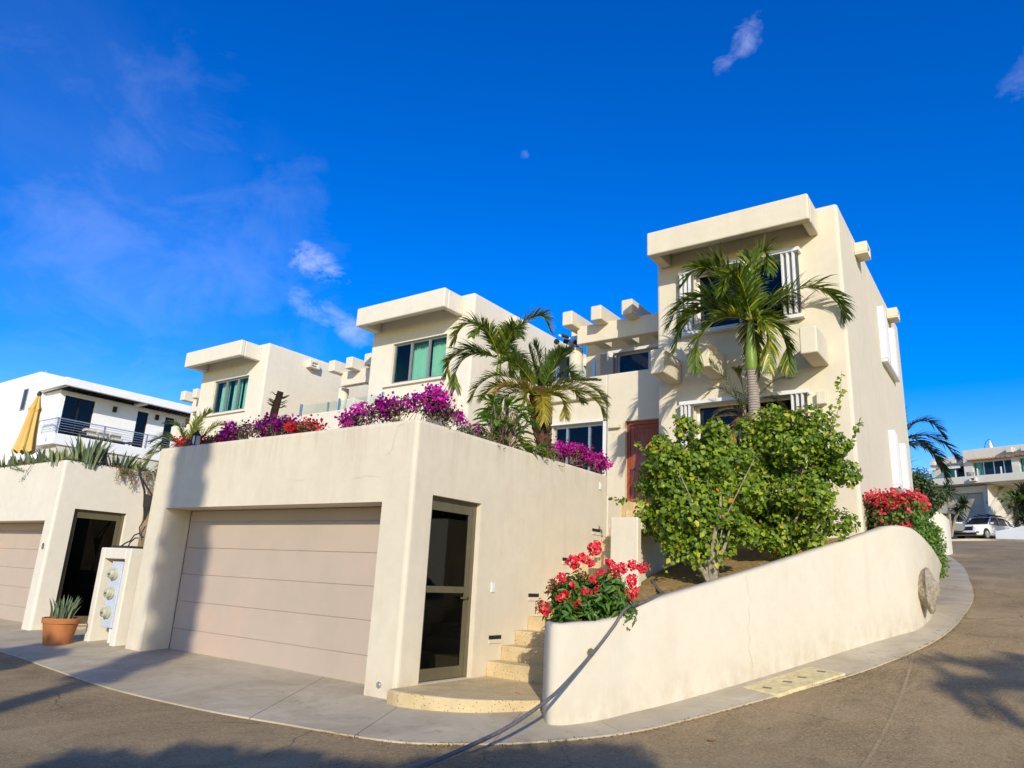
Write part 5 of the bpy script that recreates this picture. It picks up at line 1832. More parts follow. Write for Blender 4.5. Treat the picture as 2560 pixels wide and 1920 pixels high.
for (a, b_, rr) in [(-.52, .05, .07), (-.56, -.02, .06), (-.66, -.18, .06), (.20, -.22, .08), (.24, -.10, .05), (-.18, .15, .06), (-.24, .22, .05), (-.68, -.26, .04)]:
    ce = np.array([-4.07, 7.5, 1.42]) + vr * a + np.array([0, 0, b_]) - vh * .18
    k = int(40 * (rr / .06) ** 2)
    dd = unit(rng.normal(0, 1, (k, 3)))
    pc(leaves('withered_flower_head', ce + dd * rr * rng.uniform(.4, 1, (k, 1)), dd, .03, F_DEAD, None, .8, None, .3, .6), EU)

# hedge beyond the curved wall
HG = thing('bougainvillea_hedge', 'clipped hedge topped with coral red bougainvillea at the right corner of the right villa', 'hedge', (-1.7, 13.2, 2.0))
hb_, hr_ = [], []
for x in np.linspace(-2.0, -1.38, 6):
    for z in np.linspace(2.0, 3.0, 5):
        for y in (13.15, 13.5, 14.2, 15.0):
            hb_.append((x, y, z)); hr_.append((.14, .18, .14))
p, d = clump_points(6500, hb_, hr_, .2)
pc(leaves('foliage', p, d + [.3, -.5, .4], .055, L_HEDGE, None, .75, None, .15, .6), HG)
k = 2300
q = np.stack([rng.uniform(-2.08, -1.28, k), rng.uniform(12.98, 14.6, k), rng.normal(3.10, .05, k)], 1)
pc(leaves('blossom', q, rng.normal(0, 1, (k, 3)), .05, B_PINK, None, .9, None, .2, .6), HG)
pf = np.stack([rng.uniform(-2.05, -1.25, 34), rng.uniform(12.92, 13.02, 34), rng.uniform(2.3, 3.05, 34)], 1)
ix = rng.integers(0, 16, 170)
pc(leaves('blossom', pf[ix] + rng.normal(0, .035, (170, 3)), rng.normal(0, 1, (170, 3)) + [0, -1, 0], .048, B_PINK, None, .9, None, .2, .6), HG)
pc(MB().box(-2.0, -1.45, 13.2, 15.2, 1.6, 2.9).build('branch', TWIG, None), HG)
HG2 = thing('clipped_green_bush', 'bright green clipped bush spilling down behind the end of the curved wall', 'bush', (-1.15, 13.9, 1.6))
hb_, hr_ = [], []
for t in np.linspace(0, 1, 9):
    for z in np.linspace(2.0, 2.9 - .35 * t, 5):
        hb_.append((-1.50 + .30 * t, 13.75 + .5 * t, z)); hr_.append((.13, .14, .15))
p, d = clump_points(6500, hb_, hr_, .3)
pc(leaves('foliage', p, d + [.3, -.5, .4], .042, L_HEDGEB, None, .65, None, .15, .6), HG2)
sb = MB()
for k in range(8):
    sb.tube([(-1.4 + rng.normal(0, .05), 14.0, 1.3), (-1.45 + rng.normal(0, .06), 14.0, 2.3)], .012, 5)
pc(sb.build('branch', TWIG, None), HG2)

# snake plants and trailing succulents on the neighbour's garage
SG = 'snake plants on the neighbouring garage roof'
for i, (x, y, h, n, lab, hue) in enumerate([
        (-15.95, 6.95, .62, 30, 'tallest snake plant clump, just right of the neighbouring garage corner', 0),
        (-16.15, 6.62, .40, 22, 'snake plant clump with yellow-green leaves standing right at the neighbouring garage corner', .25),
        (-15.95, 7.62, .42, 18, 'snake plant clump above the glass door of the neighbouring garage', 0),
        (-15.95, 7.98, .30, 12, 'low broad-leaved snake plant clump leaning right above the glass door', .15),
        (-15.9, 8.95, .45, 20, 'snake plant clump tucked against the left side of the big garage', 0),
        (-17.6, 6.72, .40, 20, 'snake plant clump below the closed yellow umbrella', .05),
        (-18.5, 6.72, .40, 24, 'dense grey-green snake plant clump left of the yellow umbrella', -.05),
        (-19.4, 6.72, .38, 18, 'yellowish snake plant clump at the left edge of the picture', .3),
        (-17.0, 6.72, .36, 18, 'snake plant clump between the umbrella and the garage corner', 0)]):
    sansevieria((x, y, 3.28), h * 1.22, int(n * 1.9), lab, .28, grp=SG, hue=hue, tilt=.5, wid=.085)
SS = thing('trailing_succulent', 'mat of green and red succulents along the edge of the neighbouring garage roof', 'ground cover', (-17.5, 6.6, 3.3))
SS['kind'] = 'stuff'
def trail(n, f):
    q = np.array([f() for _ in range(n)])
    return q
q1_ = np.stack([rng.uniform(-21, -15.8, 2600), rng.uniform(6.44, 6.8, 2600), 3.36 + np.abs(rng.normal(0, .05, 2600))], 1)
q2_ = np.stack([rng.uniform(-16.1, -15.7, 1500), rng.uniform(6.5, 9.2, 1500), 3.36 + np.abs(rng.normal(0, .05, 1500))], 1)
q = np.concatenate([q1_, q2_])
t = np.clip(.45 + .4 * np.sin(q[:, 0] * 3.1) * np.sin(q[:, 1] * 4 + q[:, 0]) + rng.normal(0, .15, len(q)), 0, 1)
pc(leaves('foliage', q, rng.normal(0, 1, (len(q), 3)) + [0, 0, 1], .05, L_SUCC, None, .5, t, .3, .5), SS)
HT = thing('hanging_succulent', 'dry reddish succulent strands hanging over the neighbouring garage wall above its glass door', 'hanging plant', (-15.7, 7.9, 3.35))
tw = MB()
lp = []
for k in range(46):
    y = 7.45 + 1.15 * rng.random()
    ln = rng.uniform(.12, .45) * (1.1 if y > 7.6 else .7)
    a = np.array([-15.70, y, 3.40])
    e = a + np.array([.05 + rng.random() * .06, rng.normal(.08, .1), -ln])
    qq = spline([a, a + [.06, .02, -.05], (a + e) / 2 + rng.normal(0, .03, 3) + [.03, 0, 0], e], 10)
    tw.tube([tuple(x) for x in qq], .004, 4)
    for x in qq[2:]:
        for _ in range(4):
            lp.append(x + rng.normal(0, .014, 3))
pc(tw.build('branch', TWIG, None), HT)
pc(leaves('foliage', np.array(lp), rng.normal(0, 1, (len(lp), 3)), .028, L_SUCC, None, .6, rng.uniform(.3, .95, len(lp)), .2, .6), HT)
HT2 = thing('hanging_succulent', 'two thin succulent strands hanging over the front of the neighbouring garage', 'hanging plant', (-17.6, 6.42, 3.35))
tw, lp = MB(), []
for x0_, dx_, ln in ((-18.3, .5, .1), (-18.0, .45, .14), (-17.2, -.35, .35), (-19.0, .05, .16)):
    qq = spline([(x0_, 6.45, 3.42), (x0_, 6.39, 3.36), (x0_ + dx_ * .6, 6.395, 3.36 - ln * .6), (x0_ + dx_, 6.395, 3.38 - ln)], 14)
    tw.tube([tuple(x) for x in qq], .004, 4)
    for x in qq:
        for _ in range(4):
            lp.append(x + rng.normal(0, .014, 3))
pc(tw.build('branch', TWIG, None), HT2)
pc(leaves('foliage', np.array(lp), rng.normal(0, 1, (len(lp), 3)), .03, L_SUCC, None, .6, rng.uniform(0, .4, len(lp)), .2, .6), HT2)

# dead stump with curled stubs
DS = thing('dead_palm_stump', 'bare dark leaning stump with curled dry stubs behind the purple bougainvillea', 'dead plant', (-12.75, 9.0, 3.1))
sb = MB()
sb.tube([(-12.80, 9, 3.0), (-12.74, 9, 4.2), (-12.66, 9, 4.7), (-12.55, 9, 5.10)], [.10, .085, .08, .065], 10)
sb_ = sb.build('trunk', DARKBARK, None, smooth=True)
pc(sb_, DS)
cur = MB()
for k in range(15):
    t = rng.uniform(.3, 1)
    b_ = np.array([-12.66 + .11 * t, 9, 4.62 + .48 * t])
    sgn = rng.choice([-1, 1])
    cur.tube([tuple(b_), tuple(b_ + VR * sgn * .10 + [0, 0, -.01]), tuple(b_ + VR * sgn * .17 + [0, 0, .02 + .03 * rng.random()]), tuple(b_ + VR * sgn * .22 + [0, 0, .09 * rng.random()])], [.018, .013, .008, .002], 5)
pc(cur.build('leaf_stub', DARKBARK, None), DS)

# small lantern at the planter
LN = thing('garden_lantern', 'small dark metal lantern half hidden in the crimson bougainvillea', 'lantern', (-11.38, 6.62, 3.42))
MB().box(-.07, .07, -.07, .07, 0, .02).box(-.06, -.045, -.06, -.045, .02, .18).box(.045, .06, -.06, -.045, .02, .18).box(-.06, -.045, .045, .06, .02, .18).box(.045, .06, .045, .06, .02, .18).build('frame', IRON, LN)
MB().box(-.045, .045, -.045, .045, .02, .18).build('pane', LIGHTF, LN)
MB().lathe([(.10, .18), (.03, .25), (.012, .28), (.001, .285)], (0, 0, 0), 4).build('cap', IRON, LN)

# glass balustrade on the terrace between the middle villa and the garage
GB = thing('glass_balustrade', 'clear glass balustrade with steel posts behind the purple bougainvillea', 'balustrade', (-15.5, 12.0, 5.0))
gb = [(-15.95, 12.0, 5.45), (-14.32, 12.0, 5.45), (-12.9, 12.0, 5.45)]
for (a, b_, c) in ((-15.72, 12, 5.50), (-14.18, 12, 5.50), (-12.6, 12, 5.5)):
    pc(MB().box(a - .025, a + .025, b_ - .025, b_ + .025, c, c + .32).build('rail_post', STEEL, None), GB)
pc(MB().box(-15.70, -14.2, 11.995, 12.005, 5.52, 5.78).build('glass_rail', GLCLEAR, None), GB)
pc(MB().box(-14.16, -12.62, 11.995, 12.005, 5.52, 5.78).build('glass_rail', GLCLEAR, None), GB)
tag(MB().box(-16.9, -12.3, 11.95, 12.15, 3.0, 5.50).build('terrace_wall', CREAM2, bevel=.02), 'low off-white terrace wall under the glass balustrade', 'wall')

# multi-gym on the terrace
GY = thing('exercise_machine', 'black and silver home gym standing on the terrace of the right villa below the rafters', 'exercise machine', (-9.1, 15.0, 5.6))
def gp(r, u, a=0):
    return tuple(VR * r + VH * a + np.array([0, 0, u]))
fr_ = MB()
fr_.bar(gp(-.25, 1.35), gp(.10, 1.85), .07, .05)
fr_.bar(gp(.02, 2.02), gp(.10, 1.80), .06, .05)
fr_.bar(gp(.02, 1.95), gp(.26, 1.12), .06, .06)
fr_.bar(gp(.12, 1.92), gp(.34, 1.14), .05, .05)
fr_.bar(gp(.22, 1.10), gp(.42, 1.05), .05, .04)
fr_.bar(gp(.06, 1.86), gp(.32, 2.16), .05, .05)
fr_.bar(gp(-.25, 2.08), gp(.06, 1.98), .04, .04)
fr_.bar(gp(.36, 1.2), gp(.44, 1.04), .03, .03)
fr_.build('frame', GYMF, GY)
bk = MB()
for (a, u, b_, v, r_) in ((.22, 2.20, .36, 2.15, .05), (.38, 2.16, .52, 2.10, .05), (-.12, 1.92, .0, 1.88, .06), (.02, 1.66, .16, 1.60, .05), (.22, 1.58, .34, 1.54, .05), (-.18, 2.08, .02, 2.02, .035), (.18, 1.85, .22, 1.92, .07), (.22, 1.70, .24, 1.78, .06)):
    bk.tube([gp(a, u, -.05), gp(b_, v, -.05)], r_, 10)
bk.build('foam_roller', BLACK, GY, smooth=True)
wt = MB()
wt.box(-.22, .12, -.15, .15, .45, 1.45)
for k in range(8):
    wt.bar(gp(-.55 + .05 * k, .3), gp(-.58 + .06 * k + .04 * math.sin(k), 1.72 - .04 * (k % 3)), .03, .03)
wt.build('weight_stack', BLACK, GY)
wh = MB().lathe([(.07, -.03), (.07, .03)], gp(-.30, 1.90, 0), 14, 'y').build('pulley', BLACK, GY, smooth=True)

# yellow umbrella, closed
UM = thing('patio_umbrella', 'closed yellow patio umbrella standing in front of the white modern house', 'umbrella', (-27.6, 10.0, 4.85))
ub = MB()
prof = [(.12, 2.30), (.20, 2.15), (.34, 1.90), (.47, 1.70), (.44, 1.68), (.40, 1.66), (.42, 1.5), (.50, 1.1), (.60, .6), (.75, .1), (.78, .02)]
vs, fs = [], []
n = 48
for j, (r_, z) in enumerate(prof):
    for k in range(n):
        a = 2 * math.pi * k / n
        rr = r_ * .48 * (.80 + .20 * math.sin(8 * a + .25 * z) + .05 * math.sin(3 * a + 1))
        vs.append((rr * math.cos(a) - .16 * (1 - z / 2.3), rr * math.sin(a), z * .88 + (.06 * math.sin(8 * a) if j in (3, 4, 10) else 0)))
for j in range(len(prof) - 1):
    for k in range(n):
        k2 = (k + 1) % n
        fs.append((j * n + k, (j + 1) * n + k, (j + 1) * n + k2, j * n + k2))
ub.add(vs, fs)
ub.build('canopy', YELLOWF, UM, smooth=True, angle=70)
MB().tube([(0, 0, -1.2), (0, 0, 2.1)], .03, 8).build('pole', ALU, UM, smooth=True)
MB().lathe([(.05, 2.0), (.08, 2.07), (.06, 2.14), (.03, 2.18), (.001, 2.19)], (0, 0, 0), 12).build('finial', IRON, UM, smooth=True)

# ------------------------------------------------------------------ white modern house far left
WH = thing('white_house', 'bright white modern house with a long balcony and dark windows at the far left', 'house', (-34.5, 13.0, 0))
wx = -34.5
def wp(mb, name, mat, **k):
    return pc(mb.build(name, mat, **k), WH)
wh = wall_block('wall', -50, wx, 13.3, 34, 0.5, 8.72, WHITE, None, {'x': [(13.55, 14.86, 6.2, 8.5), (16.85, 17.40, 6.4, 8.5), (18.25, 18.75, 6.4, 8.5)]}, .12, .03)
pc(wh, WH)
wp(MB().box(-50, -35.95, 12.9, 30, 8.6, 9.62), 'roof_parapet', WHITE)
wp(MB().box(-50, -35.9, 12.9, 13.296, 0.5, 8.6), 'front_wall', WHITE)
wp(MB().box(-36.0, -33.3, 12.95, 13.2, 8.70, 9.06).box(-33.5, -33.3, 13.2, 20.5, 8.70, 9.06), 'eave', WHITE, bevel=.02)
wp(MB().box(-36.0, -33.5, 13.2, 20.5, 8.98, 9.05), 'roof_slab', GREYST)
for k in range(22):
    pass
sl_ = MB()
for k in range(30):
    sl_.box(wx + .05, -33.55, 13.3 + .22 * k, 13.36 + .22 * k, 8.78, 8.90)
wp(sl_, 'louvre', BLACK)
wp(MB().box(wx, -33.5, 16.6, 16.75, 8.66, 8.9), 'eave_beam', WHITE)
for (a, b_, c, d_) in ((13.55, 14.86, 6.2, 8.5), (16.85, 17.40, 6.4, 8.5), (18.25, 18.75, 6.4, 8.5)):
    w = window_x(None, wx - .08, a, b_, c, d_, BLACK, GLBLACK, 2 if a < 14 else 1)
    pc(w, WH)
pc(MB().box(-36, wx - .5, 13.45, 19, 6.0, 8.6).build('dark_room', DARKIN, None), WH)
for (a, c) in ((15.66, 8.2), (17.72, 8.25)):
    wp(MB().box(wx + .002, wx + .12, a, a + .14, c - .02, c + .24), 'wall_light', BLACK)
wp(MB().box(wx + .002, wx + .04, 19.3, 19.7, 7.6, 8.62), 'side_door', ORANGED)
wp(MB().box(-35.4, -33.3, 12.95, 20.5, 6.1, 6.58), 'balcony', WHITE, bevel=.03)
rl = MB()
for z in (6.70, 6.81, 6.92, 7.03, 7.14):
    rl.box(-33.36, -33.34, 13.0, 20.4, z, z + .018)
    rl.box(-35.3, -33.36, 13.0, 13.02, z, z + .018)
rl.box(-33.38, -33.32, 12.98, 20.4, 7.22, 7.26)
rl.box(-35.3, -33.38, 12.98, 13.04, 7.22, 7.26)
wp(rl, 'railing', ALU)
for y in (13.0, 14.95, 16.9, 18.8):
    wp(MB().box(-33.38, -33.32, y, y + .06, 6.55, 7.24), 'rail_post', ALU)
wp(MB().box(-35.3, -35.25, 12.98, 13.04, 6.55, 7.24), 'rail_post', ALU)
for (a, b_, c, d_) in ((-40.95, -40.35, 7.7, 8.95), (-37.35, -36.85, 7.9, 8.92), (-36.7, -36.6, 12, 12)):
    if c == 12:
        continue
    w = window_y(None, a, b_, 12.87, c, d_, GREYFR, GLDARK, 1)
    pc(w, WH)
wp(MB().box(wx - .3, -33.4, 13.2, 20.3, 1, 6.1), 'lower_wall', GREYST)
text('house_number', '6', (-33.95, 12.94, 6.24), .28, (R_(90), 0, 0), ALU, None).parent = None
hn2 = [o for o in bpy.data.objects if o.name.startswith('house_number') and o.parent is None][0]
pc(hn2, WH)
wp(MB().tube([(-38.5, 14, 9.6), (-38.5, 14, 10.3)], .02, 5), 'antenna', ALU)
SO = thing('outdoor_sofa', 'beige cushioned outdoor sofa on the balcony of the white house', 'sofa', (-33.9, 15.2, 6.58))
MB().box(-.3, .3, -.9, .9, 0.03, .16).box(-.3, .3, -.92, -.86, .16, .36).build('frame', IRON, SO)
for y in (-.82, -.27, .28):
    MB().box(-.28, .28, y, y + .52, .16, .30).box(-.02 if y > -.5 else -.28, .1, y, y + .5, .3, .52).build('cushion', CUSH, SO, bevel=.05)
TB = thing('coffee_table', 'low dark table beside the sofa on the white balcony', 'table', (-33.75, 16.5, 6.58))
MB().box(-.3, .3, -.3, .3, .16, .2).build('tabletop', IRON, TB)
for sx in (-.26, .26):
    for sy2 in (-.26, .26):
        MB().box(sx - .02, sx + .02, sy2 - .02, sy2 + .02, 0, .16).build('leg', IRON, TB)

# ------------------------------------------------------------------ far villa at the top of the road
FZ = 6.74
ang = math.atan2(-.35, .94)
FV = thing('hillside_villa', 'greige villa with glass terrace doors and a closed garage at the top of the road', 'house', (-4.65, 66.0, FZ), rz=ang)
wall_block('upper_wall', 1.30, 8.5, 0.6, 9, 3.6, 6.33, GREYST, FV, {'y': [(1.95, 4.66, 3.7, 5.34), (5.15, 8.3, 3.7, 5.36)]}, .2, .04)
wall_block('side_wall', -1.45, 1.297, 1.4, 9, 3.6, 6.05, GREYST, FV, {'y': [(-.6, 1.1, 3.7, 5.3)]}, .2, .04)
w = window_y(FV, 1.95, 4.66, .78, 3.7, 5.34, ALU, GLGREEN, 4, split=[1.95, 2.68, 3.39, 4.09, 4.66], fw=.06, curtains=[(2.0, 2.5)])
w = window_y(FV, 5.15, 8.3, .78, 3.7, 5.36, ALU, GLGREEN, 4, fw=.06, curtains=[(5.2, 8.2)])
w = window_y(FV, -.6, 1.1, 1.58, 3.7, 5.3, ALU, GLGREEN, 2, fw=.06, curtains=[(-.5, .3)])
MB().box(-1.6, 9, -1.0, 1.4, 3.45, 4.02).build('terrace_slab', GREYST, FV, bevel=.04)
MB().box(-1.6, 9, .4, 3, 3.40, 3.45).build('soffit', GREYST, FV)
wall_block('lower_wall', -1.5, 3.2, 0.0, 6, -1.2, 3.40, GREYST, FV, {'y': [(-.75, 2.70, -.05, 2.87)]}, .3, .03)
MB().box(-.74, 2.69, .3, .34, -.05, 2.86).build('garage_door', plain('greige_door', (0.40, 0.37, 0.31), .6, .3, 0, .04), FV)
MB().prism([(3.203, -.3), (3.40, -1.1), (3.55, -1.1), (3.45, 1.8), (3.203, 1.8)], -1, lambda p: 1.6 if p[1] < -.5 else 3.39).build('buttress', GREYST, FV)
MB().box(3.46, 9, 1.8, 2.2, -1, 3.4).build('rear_wall', GREYST, FV)
MB().box(3.9, 4.2, 1.70, 1.79, 0, 2.7).build('door', DARKIN, FV)
MB().box(2.84, 3.02, -.02, -.002, 1.95, 2.15).build('wall_plaque', GREYFR, FV)
for k, x in enumerate((-1.35, -.55, .30, .95)):
    MB().box(x, x + .35, .9, 1.9, 5.45, 5.75).build('rafter', GREYST, FV, bevel=.02)
MB().box(-1.5, 1.29, 1.25, 1.45, 5.40, 5.68).build('pergola_beam', GREYST, FV)
for x in (4.62, 5.6, 6.6, 7.6):
    MB().box(x, x + .38, 0.0, .62, 5.72, 6.12).build('rafter', GREYST, FV, bevel=.02)
pv = MB().box(1.75, 4.7, .15, .58, 5.40, 5.46)
for k in range(10):
    pv.tube([(1.8 + .31 * k, .05, 5.50), (1.82 + .31 * k, .6, 5.52)], .03, 6)
pv.build('log_pergola', ORANGED, FV)
pv = MB().box(5.0, 8.4, .15, .58, 5.42, 5.48)
for k in range(11):
    pv.tube([(5.0 + .31 * k, .05, 5.52), (5.02 + .31 * k, .6, 5.54)], .03, 6)
pv.build('log_pergola', LEAFDRY, FV)
MB().box(2.4, 2.85, -1.3, -1.0, 3.58, 3.62).box(2.4, 2.5, -1.3, -1.0, 3.62, 3.8).box(2.75, 2.85, -1.3, -1.0, 3.62, 3.8).box(2.4, 2.85, -1.3, -1.0, 3.8, 3.85).build('drain_spout', GREYST, FV)
for x0_, x1_ in ((-1.45, -.75), (.05, 1.1)):
    MB().add([(x0_, 1.38, 5.32), (x1_, 1.38, 5.32), (x1_, .5, 5.10), (x0_, .5, 5.10), (x0_, .5, 4.96), (x1_, .5, 4.96)], [(0, 1, 2, 3), (3, 2, 5, 4)]).build('awning', CANVASW, FV)
for x in (-.6, 1.33, 2.9, 4.5, 6.4):
    MB().box(x - .04, x + .04, -.95, -.88, 4.0, 4.55).build('rail_post', SHUT, FV)
MB().box(-.6, 1.33, -.93, -.92, 4.03, 4.5).build('glass_rail', GLCLEAR, FV)
MB().box(2.9, 8.5, -.93, -.92, 4.03, 4.5).build('glass_rail', GLCLEAR, FV)
MB().lathe([(.22, 4.02), (.27, 4.4), (.25, 4.41), (.001, 4.3)], (2.1, -.3, 0), 14).build('planter_tub', GREYFR, FV)
# roof umbrella, folded, on a curved arm
RU = thing('roof_umbrella', 'folded white umbrella on a curved dark arm above the far villa roof', 'umbrella', (-4.65 + .94 * 2.4 + .35 * 2, 66 - .35 * 2.4 + .94 * 2, FZ + 6.33), rz=ang)
MB().tube([(0, 0, 0), (.02, 0, .4), (.15, 0, .75), (.33, 0, .93), (.48, 0, .88), (.58, 0, .6), (.6, 0, .35)], .022, 6).build('arm', BLACK, RU, smooth=True)
MB().lathe([(.04, .85), (.12, .6), (.16, .35), (.15, .1), (.14, .02), (.001, 0)], (.45, 0, 0), 12).build('canopy', CANVASW, RU, smooth=True)

# low wall and pots by the far drive
LW = MB()
LW.add([(-1.86, 63.67, 5.4), (1.2, 65.3, 5.4), (1.2, 65.6, 5.4), (-1.86, 63.97, 5.4), (-1.86, 63.67, 6.75), (1.2, 65.3, 7.5), (1.2, 65.6, 7.5), (-1.86, 63.97, 6.75)],
       [(3, 2, 1, 0), (4, 5, 6, 7), (0, 1, 5, 4), (1, 2, 6, 5), (2, 3, 7, 6), (3, 0, 4, 7)])
LWo = MB()
LWo.add([(-1.50, 58.2, 5.2), (1.5, 57.0, 5.2), (1.5, 57.25, 5.2), (-1.50, 58.5, 5.2), (-1.50, 58.2, 6.12), (1.5, 57.0, 6.70), (1.5, 57.25, 6.70), (-1.50, 58.5, 6.12)],
        [(3, 2, 1, 0), (4, 5, 6, 7), (0, 1, 5, 4), (1, 2, 6, 5), (2, 3, 7, 6), (3, 0, 4, 7)])
tag(LWo.build('driveway_wall', WHITE, bevel=.02), 'low white sloping wall in front of the parked white car', 'wall')
# curved white planter wall at the bend
cwp = spline([(-3.4, 33.6, 5.35), (-3.0, 33.9, 5.30), (-2.75, 34.3, 5.05), (-2.55, 35.0, 4.88), (-2.52, 36.2, 4.85)], 24)
m = MB()
for a, b_ in zip(cwp, cwp[1:]):
    pass
poly = [(p[0], p[1]) for p in cwp]
vs, fs = [], []
for p in cwp:
    t_ = .22
    vs += [(p[0], p[1], 2.9), (p[0], p[1], p[2]), (p[0] - t_, p[1] + .1, p[2]), (p[0] - t_, p[1] + .1, 2.9)]
for k in range(len(cwp) - 1):
    for e in range(3):
        fs.append((4 * k + e, 4 * k + 4 + e, 4 * k + 5 + e, 4 * k + 1 + e))
m.add(vs, fs)
tag(m.build('bend_planter_wall', CREAM2, smooth=True, angle=50), 'pale curved planter wall just beyond the green bush at the bend', 'wall')
# far kerb across the junction
fk = MB()
kk = spline([(-6.5, 55.5, 0), (-4.2, 55.6, 0), (-3.3, 57.0, 0), (-1.9, 57.6, 0), (0, 56.5, 0), (3, 55.0, 0)], 40)
for a, b_ in zip(kk, kk[1:]):
    fk.add([(a[0], a[1] - .15, gh(a[1]) - .1), (b_[0], b_[1] - .15, gh(b_[1]) - .1), (b_[0], b_[1] - .15, gh(b_[1]) + .12), (a[0], a[1] - .15, gh(a[1]) + .12), (b_[0], b_[1] + .5, gh(b_[1]) + .16), (a[0], a[1] + .5, gh(a[1]) + .16)], [(0, 1, 2, 3), (3, 2, 4, 5)])
tag(fk.build('kerb', CONC), kind='structure')

def yucca(name, label, c, heads, L, mat, n=60, grp=None, w=.06, stemr=.09):
    T = thing(name, label, 'plant', c, grp)
    st = MB()
    for h in heads:
        st.tube([(0, 0, 0), (h[0] * .4, h[1] * .4, h[2] * .6), tuple(h)], [stemr, stemr * .8, stemr * .7], 8)
    st.build('trunk', TRUNKC, T, smooth=True)
    for h in heads:
        mb = MB()
        for k in range(n):
            d = Vector((random.gauss(0, 1), random.gauss(0, 1), random.gauss(.25, .7))).normalized()
            s = d.cross(Vector((0, 0, 1))).normalized()
            l = L * random.uniform(.75, 1.1)
            p0 = Vector(h)
            p1 = p0 + d * l * .55
            p2 = p0 + d * l + Vector((0, 0, -.18 * l))
            mb.add([p0 - s * w * .3, p0 + s * w * .3, p1 + s * w * .5, p1 - s * w * .5, p2 + s * .004, p2 - s * .004], [(0, 1, 2, 3), (3, 2, 4, 5)], min(1, max(0, random.gauss(.5, .3))))
        mb.build('foliage', mat, T)
    return T


yucca('dragon_tree', 'spiky dark dragon tree with two round heads in front of the far garage door', (-3.9, 56.2, 5.6), [(.9, -.1, 2.1), (.1, .1, 3.0), (.5, .3, 1.7)], .95, L_DARKP, 110, w=.09)
yucca('sago_palm', 'dark spiky palm-like plant at the right edge by the far garage', (.35, 61.0, 5.9), [(0, 0, 1.6), (-.3, .1, 2.4), (.2, .2, 2.9), (.0, .1, 1.0)], 1.5, L_DARKP, 90, w=.12, stemr=.12)
broad('broad yellow-green banana-like leaves at the right edge by the far villa', (-.35, 60.3, 8.1), 20, 1.0, .7, .35, spread=.5)
def bush(name, label, c, rx, ry, rz, n, size, mat, z0, blobs=14, grp=None, seed=1, cat='bush'):
    T = thing(name, label, cat, (c[0], c[1], z0), grp)
    bb, rr = grow_blobs(c, rx * .75, ry * .75, rz * .75, blobs, (min(rx, rz) * .3, min(rx, rz) * .5), seed)
    p, d = clump_points(n, bb, rr, .4)
    pc(leaves('foliage', p, d + [.2, -.3, .5], size, mat, None, .6, None, .2, .6), T)
    st = shrub_branches((c[0], c[1], z0), bb[:8], size * .5, TRUNKC, None, 'trunk', .1)
    pc(st, T)
    return T


bush('leafy_tree', 'dark green leafy tree between the right villa corner and the far villa', (-3.3, 33.0, 5.5), 1.2, 1.2, 1.35, 5200, .12, L_TREE, 3.2, 18, seed=21, cat='tree')
bush('yellowish_shrub', 'yellow-green shrub growing above the pale curved planter wall', (-2.95, 34.6, 5.35), .45, .4, .40, 1300, .09, L_HEDGEB, 4.9, 8, seed=22)
bush('orange_shrub', 'low orange-brown shrub on the pale curved planter wall', (-2.65, 35.6, 4.95), .22, .4, .22, 500, .07, L_ARECA, 4.6, 6, seed=23)
yucca('small_palm', 'small bushy palm showing over the hedge beside the right villa wall', (-4.1, 34.2, 4.0), [(0.2, 0, 2.75)], 1.0, L_PALMY, 60, w=.06)

